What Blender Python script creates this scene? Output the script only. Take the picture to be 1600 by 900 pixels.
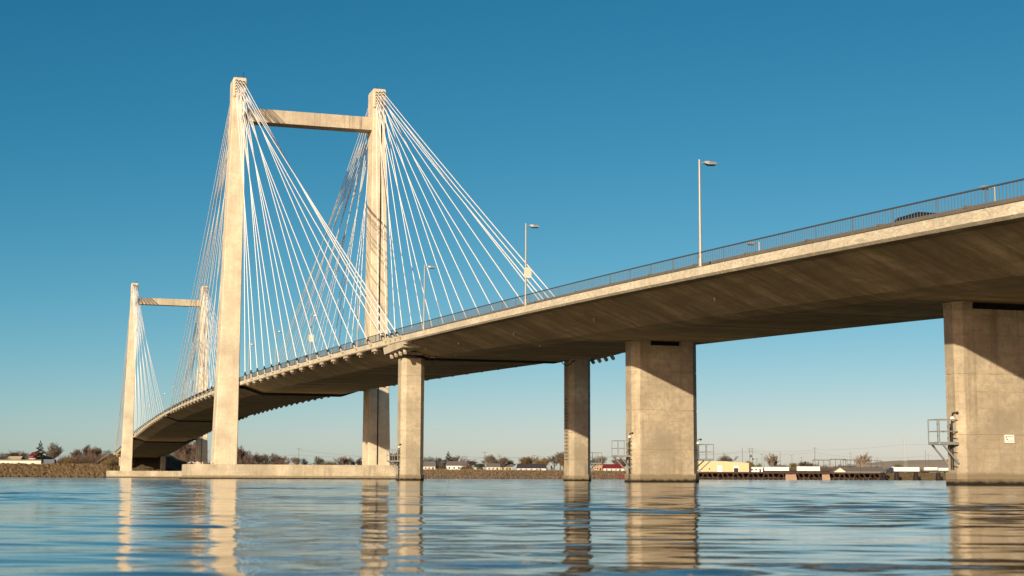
import bpy, bmesh, math, random
import numpy as np
from mathutils import Vector, Matrix
random.seed(7)
rng = np.random.default_rng(7)
sc = bpy.context.scene
for o in list(bpy.data.objects): bpy.data.objects.remove(o)
R = math.radians

# ------------------------------------------------------------------ camera
F_PX = 2356.1
PITCH, ROLL, THETA = R(7.198), R(0.215), R(17.366)
CAM = np.array([0., 0., 0.25])
fw = np.array([0, math.cos(PITCH), math.sin(PITCH)])
up = np.array([0, -math.sin(PITCH), math.cos(PITCH)])
rt = np.array([1., 0, 0])
cr = rt*math.cos(ROLL)+up*math.sin(ROLL)
cu = up*math.cos(ROLL)-rt*math.sin(ROLL)
cd = bpy.data.cameras.new('camera')
cam = bpy.data.objects.new('camera', cd)
sc.collection.objects.link(cam)
cam.matrix_world = Matrix(((cr[0], cu[0], -fw[0], CAM[0]), (cr[1], cu[1], -fw[1], CAM[1]),
                           (cr[2], cu[2], -fw[2], CAM[2]), (0, 0, 0, 1)))
cd.sensor_width = 36
cd.lens = F_PX/1600*36
cd.clip_start = 0.1
cd.clip_end = 30000
cd.dof.use_dof = True
cd.dof.focus_distance = 190
cd.dof.aperture_fstop = 8.0
sc.camera = cam

# ------------------------------------------------------------------ light
U3 = np.array([-math.sin(THETA), math.cos(THETA), 0])      # along the bridge
V3 = np.array([math.cos(THETA), math.sin(THETA), 0])       # across the bridge
C3 = np.array([-36.81, 265.725, 0])                        # middle of the near tower
sun_travel = 1.12*U3+1.0*V3+np.array([0, 0, -0.40])
sun_travel /= np.linalg.norm(sun_travel)
S = -sun_travel
SUN_EL = math.asin(S[2])
SUN_AZ = math.atan2(S[0], S[1])
w = bpy.data.worlds.new('World')
sc.world = w
w.use_nodes = True
nt = w.node_tree
bg = nt.nodes['Background']
sky = nt.nodes.new('ShaderNodeTexSky')
sky.sky_type = 'NISHITA'
sky.sun_disc = False
sky.sun_elevation = SUN_EL
sky.sun_rotation = SUN_AZ
sky.altitude = 0
sky.air_density = 0.6
sky.dust_density = 0.5
sky.ozone_density = 3.0
# one film-like tone curve per channel over the whole sky (the photograph is graded towards teal)
sepc = nt.nodes.new('ShaderNodeSeparateColor'); comb = nt.nodes.new('ShaderNodeCombineColor')
nt.links.new(sky.outputs[0], sepc.inputs[0])
for ch, (ref, out, gam, top) in enumerate(((3.83, 4.7, 2.2, 34.), (5.95, 6.15, 1.10, 30.), (7.0, 5.7, .90, 20.))):
    d = nt.nodes.new('ShaderNodeMath'); d.operation = 'DIVIDE'; d.inputs[1].default_value = ref
    p = nt.nodes.new('ShaderNodeMath'); p.operation = 'POWER'; p.inputs[1].default_value = gam
    q = nt.nodes.new('ShaderNodeMath'); q.operation = 'MULTIPLY'; q.inputs[1].default_value = out
    r = nt.nodes.new('ShaderNodeMath'); r.operation = 'MINIMUM'; r.inputs[1].default_value = top
    nt.links.new(sepc.outputs[ch], d.inputs[0]); nt.links.new(d.outputs[0], p.inputs[0]); nt.links.new(p.outputs[0], q.inputs[0])
    nt.links.new(q.outputs[0], r.inputs[0]); nt.links.new(r.outputs[0], comb.inputs[ch])
nt.links.new(comb.outputs[0], bg.inputs[0])
bg.inputs[1].default_value = 0.086
sd = bpy.data.lights.new('sun', 'SUN')
sd.energy = 5.0
sd.angle = R(0.5)
sd.color = (1.0, 0.855, 0.61)
sun = bpy.data.objects.new('sun', sd)
sc.collection.objects.link(sun)
sun.rotation_euler = Vector(sun_travel).to_track_quat('-Z', 'Y').to_euler()
sun.location = (0, 0, 200)
sc.view_settings.view_transform = 'Standard'
sc.view_settings.look = 'None'
sc.view_settings.exposure = 0.25
sc.view_settings.gamma = 1
try:
    sc.cycles.max_bounces = 6
    sc.cycles.diffuse_bounces = 4
    sc.cycles.caustics_reflective = True
    sc.cycles.blur_glossy = 1.0
    sc.cycles.sample_clamp_indirect = 0
except Exception: pass

# ------------------------------------------------------------------ helpers
def ray(px, py): return fw+cr*(px-800)/F_PX-cu*(py-450)/F_PX
def P(px, py, Y):
    d = ray(px, py); return CAM+d*(Y/d[1])
def gx(px, Y): return P(px, 747, Y)[0]
def W(s, t, z=0): return C3+U3*s+V3*t+np.array([0, 0, z])

class MB:
    """collects polygons"""
    def __init__(s): s.v = []; s.f = []; s.sm = False
    def add(s, vs, fs):
        n = len(s.v); s.v += [tuple(map(float, v)) for v in vs]; s.f += [tuple(i+n for i in f) for f in fs]; return s
    def box(s, x0, x1, y0, y1, z0, z1):
        return s.add([(x0,y0,z0),(x1,y0,z0),(x1,y1,z0),(x0,y1,z0),(x0,y0,z1),(x1,y0,z1),(x1,y1,z1),(x0,y1,z1)],
                     [(0,3,2,1),(4,5,6,7),(0,1,5,4),(1,2,6,5),(2,3,7,6),(3,0,4,7)])
    def bar(s, a, b, w, h=None):
        a = Vector(a); b = Vector(b); d = (b-a).normalized(); h = h or w
        q = Vector((0,0,1)) if abs(d.z) < .95 else Vector((0,1,0))
        x = d.cross(q).normalized(); y = x.cross(d).normalized()
        vs = []
        for p in (a, b):
            for i, j in ((-1,-1),(1,-1),(1,1),(-1,1)): vs.append(p+x*i*w/2+y*j*h/2)
        return s.add(vs, [(3,2,1,0),(4,5,6,7),(0,1,5,4),(1,2,6,5),(2,3,7,6),(3,0,4,7)])
    def tube(s, a, b, r, r2=None, n=8, cap=True):
        a = Vector(a); b = Vector(b); d = (b-a).normalized(); r2 = r if r2 is None else r2
        q = Vector((0,0,1)) if abs(d.z) < .95 else Vector((0,1,0))
        x = d.cross(q).normalized(); y = x.cross(d).normalized(); vs = []
        for p, rr in ((a, r), (b, r2)):
            for i in range(n):
                c = 2*math.pi*i/n; vs.append(p+x*math.cos(c)*rr+y*math.sin(c)*rr)
        fs = [(i, (i+1) % n, n+(i+1) % n, n+i) for i in range(n)]
        if cap: fs += [tuple(range(n-1, -1, -1)), tuple(range(n, 2*n))]
        return s.add(vs, fs)
    def path(s, pts, r, n=6):
        for a, b in zip(pts[:-1], pts[1:]): s.tube(a, b, r, n=n)
        return s
    def loft(s, rings, cap=True):
        n = len(rings[0]); vs = [v for r in rings for v in r]; fs = []
        for k in range(len(rings)-1):
            for i in range(n): fs.append((k*n+i, k*n+(i+1) % n, (k+1)*n+(i+1) % n, (k+1)*n+i))
        if cap: fs += [tuple(range(n-1, -1, -1)), tuple(range((len(rings)-1)*n, len(rings)*n))]
        return s.add(vs, fs)
    def ball(s, c, r, k=(1,1,1), jit=0):
        p = (1+5**.5)/2
        vs = [(-1,p,0),(1,p,0),(-1,-p,0),(1,-p,0),(0,-1,p),(0,1,p),(0,-1,-p),(0,1,-p),(p,0,-1),(p,0,1),(-p,0,-1),(-p,0,1)]
        fs = [(0,11,5),(0,5,1),(0,1,7),(0,7,10),(0,10,11),(1,5,9),(5,11,4),(11,10,2),(10,7,6),(7,1,8),(3,9,4),(3,4,2),(3,2,6),(3,6,8),(3,8,9),(4,9,5),(2,4,11),(6,2,10),(8,6,7),(9,8,1)]
        o = []
        for v in vs:
            q = r/1.902*(1+random.uniform(-jit, jit)); o.append((c[0]+v[0]*q*k[0], c[1]+v[1]*q*k[1], c[2]+v[2]*q*k[2]))
        return s.add(o, fs)
    def mesh(s, name, mat, off=(0,0,0)):
        me = bpy.data.meshes.new(name)
        vs = [(a-off[0], b-off[1], c-off[2]) for a, b, c in s.v] if any(off) else s.v
        me.from_pydata(vs, [], s.f)
        me.materials.append(mat)
        if s.sm:
            me.polygons.foreach_set('use_smooth', [True]*len(me.polygons))
        me.update(); return me

def link(name, data, parent=None):
    o = bpy.data.objects.new(name, data); sc.collection.objects.link(o)
    if parent: o.parent = parent
    return o
def tag(o, label=None, cat=None, group=None, kind=None):
    if label: o['label'] = label
    if cat: o['category'] = cat
    if group: o['group'] = group
    if kind: o['kind'] = kind
    return o
def thing(name, loc, label, cat, group=None, rz=0):
    o = link(name, None); o.location = tuple(map(float, loc)); o.rotation_euler = (0, 0, rz)
    o.empty_display_size = .5
    return tag(o, label, cat, group)
def part(name, mb, mat, parent, off=(0,0,0), smooth=False, kind=None, label=None):
    mb.sm = smooth
    o = link(name, mb.mesh(name, mat, off), parent)
    return tag(o, label, None, None, kind)
def children(o): return [c for c in bpy.data.objects if c.parent == o]
def copy_tree(o, parent=None):
    c = o.copy(); sc.collection.objects.link(c); c.parent = parent
    for ch in KIDS[o.name]: copy_tree(ch, c)
    return c
KIDS = {}
def index_kids(o):
    KIDS[o.name] = [c for c in bpy.data.objects if c.parent == o]
    for c in KIDS[o.name]: index_kids(c)
def copy_thing(o, loc, rz, label, group=None, scale=None):
    c = copy_tree(o); c.location = tuple(map(float, loc)); c.rotation_euler = (0, 0, rz); c['label'] = label
    if group: c['group'] = group
    if scale: c.scale = scale
    return c

# ------------------------------------------------------------------ materials
def mat_new(name):
    m = bpy.data.materials.new(name); m.use_nodes = True
    n = m.node_tree; b = n.nodes['Principled BSDF']; return m, n, b
def simple(name, col, rough=.6, metal=0., noise=.12, scale=3.0, spec=.5):
    m, n, b = mat_new(name)
    tc = n.nodes.new('ShaderNodeTexCoord'); nz = n.nodes.new('ShaderNodeTexNoise')
    nz.inputs['Scale'].default_value = scale; nz.inputs['Detail'].default_value = 4
    n.links.new(tc.outputs['Object'], nz.inputs['Vector'])
    mx = n.nodes.new('ShaderNodeMix'); mx.data_type = 'RGBA'
    mx.inputs[6].default_value = tuple(c*(1-noise) for c in col)+(1,)
    mx.inputs[7].default_value = tuple(min(1, c*(1+noise)) for c in col)+(1,)
    n.links.new(nz.outputs['Fac'], mx.inputs[0]); n.links.new(mx.outputs[2], b.inputs['Base Color'])
    b.inputs['Roughness'].default_value = rough; b.inputs['Metallic'].default_value = metal
    b.inputs['Specular IOR Level'].default_value = spec
    return m

def concrete(name, col, stain=.35, streak=.5, wet=False, swirl=0., scale=1.0, ribs=0., boards=0., blotch=.5, dark=(.10, .075, .045), bump=.3):
    m, n, b = mat_new(name)
    L = n.links.new; N = n.nodes.new
    tc = N('ShaderNodeTexCoord')
    def noise(sc_, det, vec=None, rough=.6, dist=0.):
        z = N('ShaderNodeTexNoise'); z.inputs['Scale'].default_value = sc_; z.inputs['Detail'].default_value = det
        z.inputs['Roughness'].default_value = rough; z.inputs['Distortion'].default_value = dist
        L(vec if vec is not None else tc.outputs['Object'], z.inputs['Vector']); return z
    def mapping(sx, sy, sz):
        k = N('ShaderNodeMapping'); k.inputs['Scale'].default_value = (sx, sy, sz); L(tc.outputs['Object'], k.inputs['Vector']); return k.outputs[0]
    def ramp(src, a, b_, lo=0, hi=1):
        r_ = N('ShaderNodeMapRange'); r_.inputs['From Min'].default_value = a; r_.inputs['From Max'].default_value = b_
        r_.inputs['To Min'].default_value = lo; r_.inputs['To Max'].default_value = hi; L(src, r_.inputs['Value']); return r_.outputs[0]
    def mix(fac, a, b_, mode='MIX'):
        x = N('ShaderNodeMix'); x.data_type = 'RGBA'; x.blend_type = mode
        if isinstance(fac, (int, float)): x.inputs[0].default_value = fac
        else: L(fac, x.inputs[0])
        for k, v in ((6, a), (7, b_)):
            if isinstance(v, tuple): x.inputs[k].default_value = v+(1,)
            else: L(v, x.inputs[k])
        return x.outputs[2]
    lo = tuple(c*(1-.42*blotch) for c in col); hi = tuple(c*(1+.20*blotch) for c in col)
    c = mix(ramp(noise(.35*scale, 5).outputs['Fac'], .35, .65), lo, hi)
    c = mix(ramp(noise(3.0*scale, 8, rough=.7).outputs['Fac'], .45, .70, 0, .7*stain), c, tuple(x*.52 for x in col))
    c = mix(ramp(noise(1.1*scale, 6, rough=.65, dist=.6).outputs['Fac'], .44, .68, 0, .55*stain*blotch), c, tuple(x*.60 for x in (col[0], col[1]*.96, col[2]*.9)))
    # vertical run-off streaks
    st = noise(1.0, 6, mapping(2.2*scale, 2.2*scale, .09*scale), .65)
    st2 = noise(1.0, 3, mapping(.5*scale, .5*scale, .25*scale), .5)
    mu = N('ShaderNodeMath'); mu.operation = 'MULTIPLY'
    L(ramp(st.outputs['Fac'], .5, .72), mu.inputs[0]); L(ramp(st2.outputs['Fac'], .42, .62), mu.inputs[1])
    mu2 = N('ShaderNodeMath'); mu2.operation = 'MULTIPLY'; mu2.inputs[1].default_value = streak
    L(mu.outputs[0], mu2.inputs[0])
    c = mix(mu2.outputs[0], c, dark)
    # small dark blemishes
    sp = noise(1.0, 4, mapping(5*scale, 5*scale, 8*scale), .6)
    c = mix(ramp(sp.outputs['Fac'], .64, .74, 0, .45*stain), c, tuple(x*.35 for x in col))
    if swirl:
        sw = noise(1.0, 7, mapping(1.6, 1.0, 3.0), .75, 3.2)
        c = mix(ramp(sw.outputs['Fac'], .44, .60, 0, swirl), c, tuple(x*.45 for x in col))
        sw2 = noise(1.0, 4, mapping(.25, .25, 1.), .6, 1.2)
        c = mix(ramp(sw2.outputs['Fac'], .40, .62, 0, swirl*.35), c, tuple(x*.6 for x in col))
    if boards:
        sx_ = N('ShaderNodeSeparateXYZ'); L(tc.outputs['Object'], sx_.inputs[0]); a_ = N('ShaderNodeMath'); L(sx_.outputs['X'], a_.inputs[0]); L(sx_.outputs['Y'], a_.inputs[1])
        cx_ = N('ShaderNodeCombineXYZ'); L(a_.outputs[0], cx_.inputs['X']); L(sx_.outputs['Z'], cx_.inputs['Y'])
        bt = N('ShaderNodeTexBrick'); L(cx_.outputs[0], bt.inputs['Vector']); bt.inputs['Scale'].default_value = 1.; bt.inputs['Brick Width'].default_value = 1.25; bt.inputs['Row Height'].default_value = 2.7
        bt.offset = 0; bt.inputs['Mortar Size'].default_value = .03; bt.inputs['Mortar Smooth'].default_value = 1.; bt.inputs['Color1'].default_value = (0, 0, 0, 1); bt.inputs['Color2'].default_value = (.5, .5, .5, 1); bt.inputs['Mortar'].default_value = (1, 1, 1, 1)
        bb = N('ShaderNodeMath'); bb.operation = 'MULTIPLY'; L(bt.outputs['Color'], bb.inputs[0]); L(ramp(noise(1.4, 4).outputs['Fac'], .35, .6), bb.inputs[1])
        b3 = N('ShaderNodeMath'); b3.operation = 'MULTIPLY'; L(bb.outputs[0], b3.inputs[0]); b3.inputs[1].default_value = boards
        c = mix(b3.outputs[0], c, tuple(x*.5 for x in col))
        hb = noise(1.0, 4, mapping(.5, .5, 5.), .7); c = mix(ramp(hb.outputs['Fac'], .5, .72, 0, boards*.6), c, tuple(x*.55 for x in col))
        pk = noise(1.0, 3, mapping(11, 11, 11), .6); c = mix(ramp(pk.outputs['Fac'], .66, .72, 0, boards*1.3), c, tuple(x*.3 for x in col))
    if ribs:
        rb_ = noise(1.0, 5, mapping(.10, 1.5, .3), .75, .4)
        c = mix(ramp(rb_.outputs['Fac'], .40, .62, 0, ribs), c, tuple(x*.42 for x in col))
        rb3 = noise(1.0, 3, mapping(.05, .32, .1), .55, .5); c = mix(ramp(rb3.outputs['Fac'], .50, .68, 0, ribs*.8), c, tuple(min(1, x*1.35) for x in col))
        rb4 = noise(.55, 6, None, .7, 1.2); c = mix(ramp(rb4.outputs['Fac'], .46, .66, 0, ribs*.7), c, tuple(x*.45 for x in (col[0], col[1], col[2]*.8)))
        rb2 = noise(1.0, 4, mapping(1.1, .07, .3), .7, .2)
        c = mix(ramp(rb2.outputs['Fac'], .45, .66, 0, ribs*.7), c, tuple(x*.5 for x in col))
    if wet:
        g = N('ShaderNodeNewGeometry'); sx = N('ShaderNodeSeparateXYZ'); L(g.outputs['Position'], sx.inputs[0])
        wn = noise(2.5, 4)
        ad = N('ShaderNodeMath'); ad.operation = 'MULTIPLY_ADD'; ad.inputs[1].default_value = -.28; L(wn.outputs['Fac'], ad.inputs[0]); L(sx.outputs['Z'], ad.inputs[2])
        c = mix(ramp(ad.outputs[0], .50, .36), c, tuple(x*.46 for x in (col[0], col[1]*.95, col[2]*.85)))
        c = mix(ramp(ad.outputs[0], .14, -.02), c, (.018, .015, .010))
    L(c, b.inputs['Base Color'])
    b.inputs['Roughness'].default_value = .88; b.inputs['Specular IOR Level'].default_value = .25
    bp = N('ShaderNodeBump'); bp.inputs['Strength'].default_value = bump; bp.inputs['Distance'].default_value = .02
    L(noise(9*scale, 6, rough=.7).outputs['Fac'], bp.inputs['Height']); L(bp.outputs[0], b.inputs['Normal'])
    return m

CC = (.50, .405, .285)
M = {}
M['tower'] = concrete('tower_concrete', (.71, .605, .45), .45, .35, blotch=.55, scale=.8, boards=.34)
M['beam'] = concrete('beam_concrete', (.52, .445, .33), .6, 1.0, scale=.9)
M['caisson'] = concrete('caisson_concrete', (.60, .51, .375), .6, .8, wet=True, blotch=.7, boards=.5)
M['pier'] = concrete('pier_concrete', (.51, .425, .31), 1.0, .8, wet=True, blotch=.9, boards=.85)
M['fascia'] = concrete('fascia_concrete', (.80, .70, .53), .5, .2, swirl=.75, blotch=.6)
M['soffit'] = concrete('girder_concrete', (.74, .575, .33), .9, .3, blotch=.8, swirl=.2, ribs=.75)
M['bracket'] = concrete('bracket_concrete', (.52, .45, .34), .3, .3)
M['fitting_gap_shade'] = simple('black_fittings_gap_shade', (.012, .011, .010), .9)  # flat black for fittings, and painted shade in deck gaps and pier slots
M['cable'] = simple('white_cable_sheath', (.84, .84, .82), .35, noise=.04)
M['steel'] = simple('galvanised_steel', (.40, .41, .40), .45, .5)
M['lampsteel'] = simple('lamp_steel', (.34, .32, .28), .5, .2)
M['rail'] = simple('railing_steel', (.075, .085, .09), .6, .2)
M['darksteel'] = simple('dark_steel', (.05, .05, .05), .5, .5)
M['baluster'] = simple('baluster_steel', (.15, .165, .17), .55, .2)
M['barrier'] = concrete('barrier_concrete', (.17, .135, .10), .5, .2)
M['asphalt'] = simple('asphalt', (.05, .05, .05), .9)
M['white'] = simple('white_paint', (.80, .79, .74), .5, noise=.05)
M['offwhite'] = simple('offwhite_siding', (.62, .58, .48), .6)
M['black'] = simple('black_paint', (.015, .015, .015), .4)
M['glass'] = simple('dark_glass', (.02, .025, .03), .08, noise=.02)
M['carpaint'] = simple('black_car_paint', (.012, .012, .013), .18, noise=.02)
M['tyre'] = simple('tyre_rubber', (.02, .02, .02), .9)
M['red'] = simple('red_roof_metal', (.20, .025, .02), .5)
M['orange'] = simple('orange_stucco', (.50, .24, .10), .7)
M['blue'] = simple('blue_paint', (.03, .07, .16), .35)
M['bluec'] = simple('navy_blue_paint', (.012, .025, .07), .4)
M['tan'] = simple('tan_metal_cladding', (.60, .48, .27), .6, noise=.06, scale=.4)
M['greyroof'] = simple('grey_shingle', (.16, .14, .13), .85)
M['darkroof'] = simple('dark_shingle', (.05, .035, .045), .85)
M['brick'] = simple('brick_wall', (.24, .10, .065), .9)
M['timber'] = simple('old_timber', (.075, .042, .030), .9, noise=.5, scale=1.5)
M['timber_dark'] = simple('creosoted_timber', (.022, .014, .012), .9, noise=.4)
M['tanblock'] = simple('sandstone_block', (.36, .24, .17), .9, noise=.3, scale=.8)
M['rust'] = simple('rusty_red_steel', (.16, .035, .02), .8)
M['green'] = simple('green_paint', (.02, .12, .06), .5)
M['bark'] = simple('grey_brown_bark', (.145, .11, .085), .95, noise=.3)
M['bark_red'] = simple('reddish_bark', (.15, .098, .072), .95, noise=.3)
M['bark_pale'] = simple('pale_twig_bark', (.22, .17, .13), .95, noise=.3)
M['willow'] = simple('ochre_willow_twigs', (.20, .135, .045), .95, noise=.3)
M['leafdark'] = simple('dark_evergreen_needles', (.018, .032, .016), .9, noise=.5, scale=2)
M['leafgreen'] = simple('olive_evergreen_leaves', (.05, .065, .022), .9, noise=.5, scale=2)
M['wood'] = simple('weathered_pole_wood', (.11, .085, .06), .9)
M['rock'] = simple('riprap_basalt', (.12, .078, .036), .95, noise=.95, scale=1.1)
M['rock2'] = simple('riprap_pale', (.16, .105, .065), .95, noise=.6, scale=.5)
M['feather'] = simple('white_feathers', (.75, .74, .72), .8)
M['featherg'] = simple('grey_feathers', (.30, .31, .33), .8)
M['dirt'] = simple('dry_grass_earth', (.10, .075, .038), .95, noise=.5, scale=.08)
M['hill'] = simple('dry_hill_grass', (.44, .335, .22), .95, noise=.3, scale=.006)

# ------------------------------------------------------------------ deck geometry (metres along s, across t)
POLY = [7.96875365e-03, -2.86288325e-02, -7.17078262e-02, -5.21476418e-01, 1.71514802, 16.6542736]
def zt(s):
    """top of the fascia"""
    def pv(x):
        v = 0
        for c in POLY: v = v*x+c
        return v
    lo, hi = -2.2, 4.0
    x = s/100
    if x < lo: return pv(lo)+(x-lo)*(pv(lo+.05)-pv(lo))/.05
    if x > hi: return pv(hi)+(x-hi)*(pv(hi)-pv(hi-.05))/.05
    return pv(x)
HW = 11.3                     # half width of the cable-stayed deck
def fasc_h(s): return .60 if s > -130 else .60-.06*min(1, (-130-s)/60)

def local(s0, t0=0, z0=0):
    return dict(off=(t0, s0, z0))

# cross-sections of the girder as (t, dz below fascia top), walking counter-clockwise seen from the camera
def section_main(s):
    h = fasc_h(s)
    return [(-HW, 0), (-HW, -h+.10), (-HW+.12, -h), (-HW+1.2, -h-.06), (-7.2, -h-1.05), (-6.8, -h-1.12), (6.8, -h-1.12), (7.2, -h-1.05), (HW-1.2, -h-.06), (HW-.12, -h), (HW, -h+.10), (HW, 0)]
def section_appr(s):
    h = fasc_h(s); k = min(1, max(0, (-118-s)/42)); d = 1.15+.50*k; R_ = 8.6+ (HW-8.6)*max(0, 1-(-118-s)/8.)
    bl, br = -6.2, 3.4+2.5*(1-k)
    return [(-HW, 0), (-HW, -h+.12), (-HW+.14, -h), (-HW+.8, -h-.03), (bl-.9, -h-d*.88), (bl+.2, -h-d), (br, -h-d), (br+.9, -h-d*.9), (R_-1, -h-.06), (R_-.12, -h), (R_, -h+.10), (R_, 0)]

def build_segment(parent, s0, s1, sect, origin, idx):
    n = 3 if s1-s0 > 5 else 2
    g = .022
    rings = []
    for k in range(n):
        s = s0+g+(s1-s0-2*g)*k/(n-1)
        z = zt(s)
        rings.append([(t, s, z+d) for t, d in sect(s)])
    # concrete cross-section prism; the two fascia strips get the fascia material
    me = bpy.data.meshes.new('deck_segment')
    vs = [v for r in rings for v in r]; m = len(rings[0]); fs = []; mi = []
    for k in range(n-1):
        for i in range(m):
            j = (i+1) % m
            fs.append((k*m+i, k*m+j, (k+1)*m+j, (k+1)*m+i)); mi.append(1 if i in (0, 1, m-3+1, m-2) else (2 if i == m-1 else 0))
    fs += [tuple(range(m-1, -1, -1)), tuple(range((n-1)*m, n*m))]; mi += [0, 0]
    me.from_pydata([(a-origin[0], b-origin[1], c-origin[2]) for a, b, c in vs], [], fs)
    for q in ('soffit', 'fascia', 'barrier'): me.materials.append(M[q])
    me.polygons.foreach_set('material_index', mi); me.update()
    return link('deck_segment', me, parent)

ANCH = [-10.6-7.68*k for k in range(14)]+[-117.4, -119.5, -121.6, -123.8]     # side-span anchors of the near tower
MAIN = [10.6+7.68*k for k in range(18)]
ALL_NEAR = ANCH+MAIN
ALL_FAR = [299-x for x in reversed(MAIN)]+[299-x for x in ANCH]
TA = 11.45                    # the plane the cables are anchored in

# ---- cable-stayed deck
o0 = (0, 0, 0)
deck = thing('bridge_deck', W(0, 0, 0), 'long concrete girder deck hung from the white cables between and beyond the two towers', 'bridge deck', rz=THETA)
edges = [-118.0]
s = -118.0+7.68/2+.0
edges = sorted(set([-118.0]+[round(-10.6-7.68*(k+.5), 3) for k in range(13)]+[-3.84-2.9]+[6.75]+[round(10.6+7.68*(k+.5), 3) for k in range(17)]))
mid = edges[-1]
far = [round(299-e, 3) for e in edges if 299-e > mid+1]
edges = sorted(edges+far+[417.0])
segs = []
for a, b in zip(edges[:-1], edges[1:]):
    segs.append((a, b, build_segment(deck, a, b, section_main, o0, 0)))
# anchor bracket under each stay, anchor tube with collar on the edge
def bracket_mb(s, sg, big=False):
    mb = MB(); z = zt(s)-fasc_h(s)
    def blk(ta, tb, sa, sb, za, zb): mb.box(min(sg*ta, sg*tb), max(sg*ta, sg*tb), sa, sb, za, zb)
    blk(10.5, 11.18, s-.95, s+.55, z-.24, z-.004)
    blk(10.6, 11.10, s-1.6, s-.955, z-.13, z-.004)
    # wedge with the lower anchor nub
    mb.loft([[(sg*a, s+q, z+c) for a, q, c in ((10.55, -.65, -.245), (11.05, -.65, -.245), (11.05, .1, -.245), (10.55, .1, -.245))][::sg],
             [(sg*a, s+q, z+c) for a, q, c in ((10.62, -.1, -.50), (10.98, -.1, -.50), (10.98, .25, -.44), (10.62, .25, -.44))][::sg]])
    return mb
def top_anchor(k, tower_s, sgn_dir, sg):
    # k = 0 innermost .. 17 outermost
    row = (17-k)//3; col = (17-k) % 3
    return (sg*(12.6+(.62*(1-col))), tower_s+sgn_dir*(2.25), 69.75-.52*row-.08*col)
def cable_list(tower_s, sgn, anchors):
    out = []
    for k, a0 in enumerate(anchors):
        for sg in (-1, 1):
            a = a0
            if sg > 0 and tower_s == 0 and sgn < 0: a = a0*.947
            top = Vector(top_anchor(k, tower_s, sgn, sg)); bot = Vector((sg*TA, a, zt(a)-.15))
            out.append((top, bot, a, sg))
    return out
cabs = {0: cable_list(0, -1, ANCH)+cable_list(0, 1, MAIN), 299: cable_list(299, 1, [299-x for x in ANCH])+cable_list(299, -1, [299-x for x in MAIN])}
for ts in (0, 299):
    for top, bot, a, sg in cabs[ts]:
        d = (top-bot).normalized()
        mb = MB()
        mb.tube(bot-d*.1, bot+d*.85, .12, n=8)
        mb.box(sg*11.36-.1, sg*11.36+.1, a-.2, a+.2, zt(a)-.12, zt(a)+.05)
        part('cable_anchor', mb, M['bracket'], deck)
        part('anchor_bracket', bracket_mb(a, sg), M['bracket'], deck)
        mb = MB(); mb.tube(bot+d*.85, bot+d*1.12, .17, n=8); mb.tube(bot+d*1.12, bot+d*1.5, .12, .09, n=8)
        part('anchor_collar', mb, M['fitting_gap_shade'], deck)
# black bands, gap shade as colour, under the girder at the towers, mid-span and the two ends
def gap_shade_band(parent, s, th, dep, sect, name='gap_shade_band'):
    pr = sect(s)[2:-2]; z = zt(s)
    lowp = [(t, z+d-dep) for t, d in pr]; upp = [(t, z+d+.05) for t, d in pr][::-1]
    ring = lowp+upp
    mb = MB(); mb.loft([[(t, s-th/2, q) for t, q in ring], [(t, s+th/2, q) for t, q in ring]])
    return part(name, mb, M['fitting_gap_shade'], parent)
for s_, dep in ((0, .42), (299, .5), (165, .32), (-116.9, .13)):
    gap_shade_band(deck, s_, 1.6, dep, section_main)
# end blocks over the end columns with their four anchor noses
for s_c, dr in ((-119.5, 1), (418.5, -1)):
    for sg in (-1, 1):
        z = zt(s_c)-fasc_h(s_c)
        mb = MB()
        a, b = s_c-4.6, s_c+3.4
        ta, tb = sorted((sg*9.4, sg*11.2))
        mb.loft([[(ta, a, z-.62), (tb, a, z-.62), (tb, b, z-.72), (ta, b, z-.72)], [(ta, a-.5, z-.003), (tb, a-.5, z-.003), (tb, b+.6, z-.003), (ta, b+.6, z-.003)]])
        part('end_block', mb, M['bracket'], deck)
        for q in range(4):
            sq = s_c-3.6+q*1.9
            mb = MB()
            mb.tube((sg*10.6, sq+.5, z-.45), (sg*10.75, sq-.15, z-1.10), .21, .18, 8)
            part('anchor_nose', mb, M['bracket'], deck)
        mb = MB(); tc = sg*8.9; zc = z-1.28
        mb.box(tc-1.0, tc+1.0, s_c+.5, s_c+2.4, 12.42 if s_c < 0 else zc-.5, z-.62)
        part('bearing_seat', mb, M['bracket'], deck)

def railing(parent, s0, s1, t, step, n_parts, reverse=False, fine=True):
    """railing object with posts and top/bottom rails; balusters are sub-parts up to n_parts, then stuff"""
    mb = MB()
    ss = list(np.arange(s0, s1+.01, 4.0))
    hr = .80
    for a, b in zip(ss[:-1], ss[1:]):
        mb.bar((t, a, zt(a)+hr), (t, b, zt(b)+hr), .07, .055)
        mb.bar((t, a, zt(a)+.10), (t, b, zt(b)+.10), .04, .04)
    r_ = part('railing', mb, M['rail'], parent)
    for a in ss:
        q = MB(); q.box(t-.025, t+.025, a-.03, a+.03, zt(a)-.02, zt(a)+hr); part('rail_post', q, M['rail'], r_)
    bal = MB(); bal.box(-.012, .012, -.013, .013, .10, hr-.02)
    bm_ = bal.mesh('baluster', M['baluster'])
    sv = list(np.arange(s0+step/2, s1, step)); rest = MB()
    for k, a in enumerate(sv):
        if k < n_parts:
            o = link('baluster', bm_, r_); o.location = (t, a, zt(a))
        else:
            rest.box(t-.012, t+.012, a-.013, a+.013, zt(a)+.10, zt(a)+hr-.02)
    if rest.v: part('balusters', rest, M['baluster'], r_, kind='stuff')
    return r_
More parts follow.
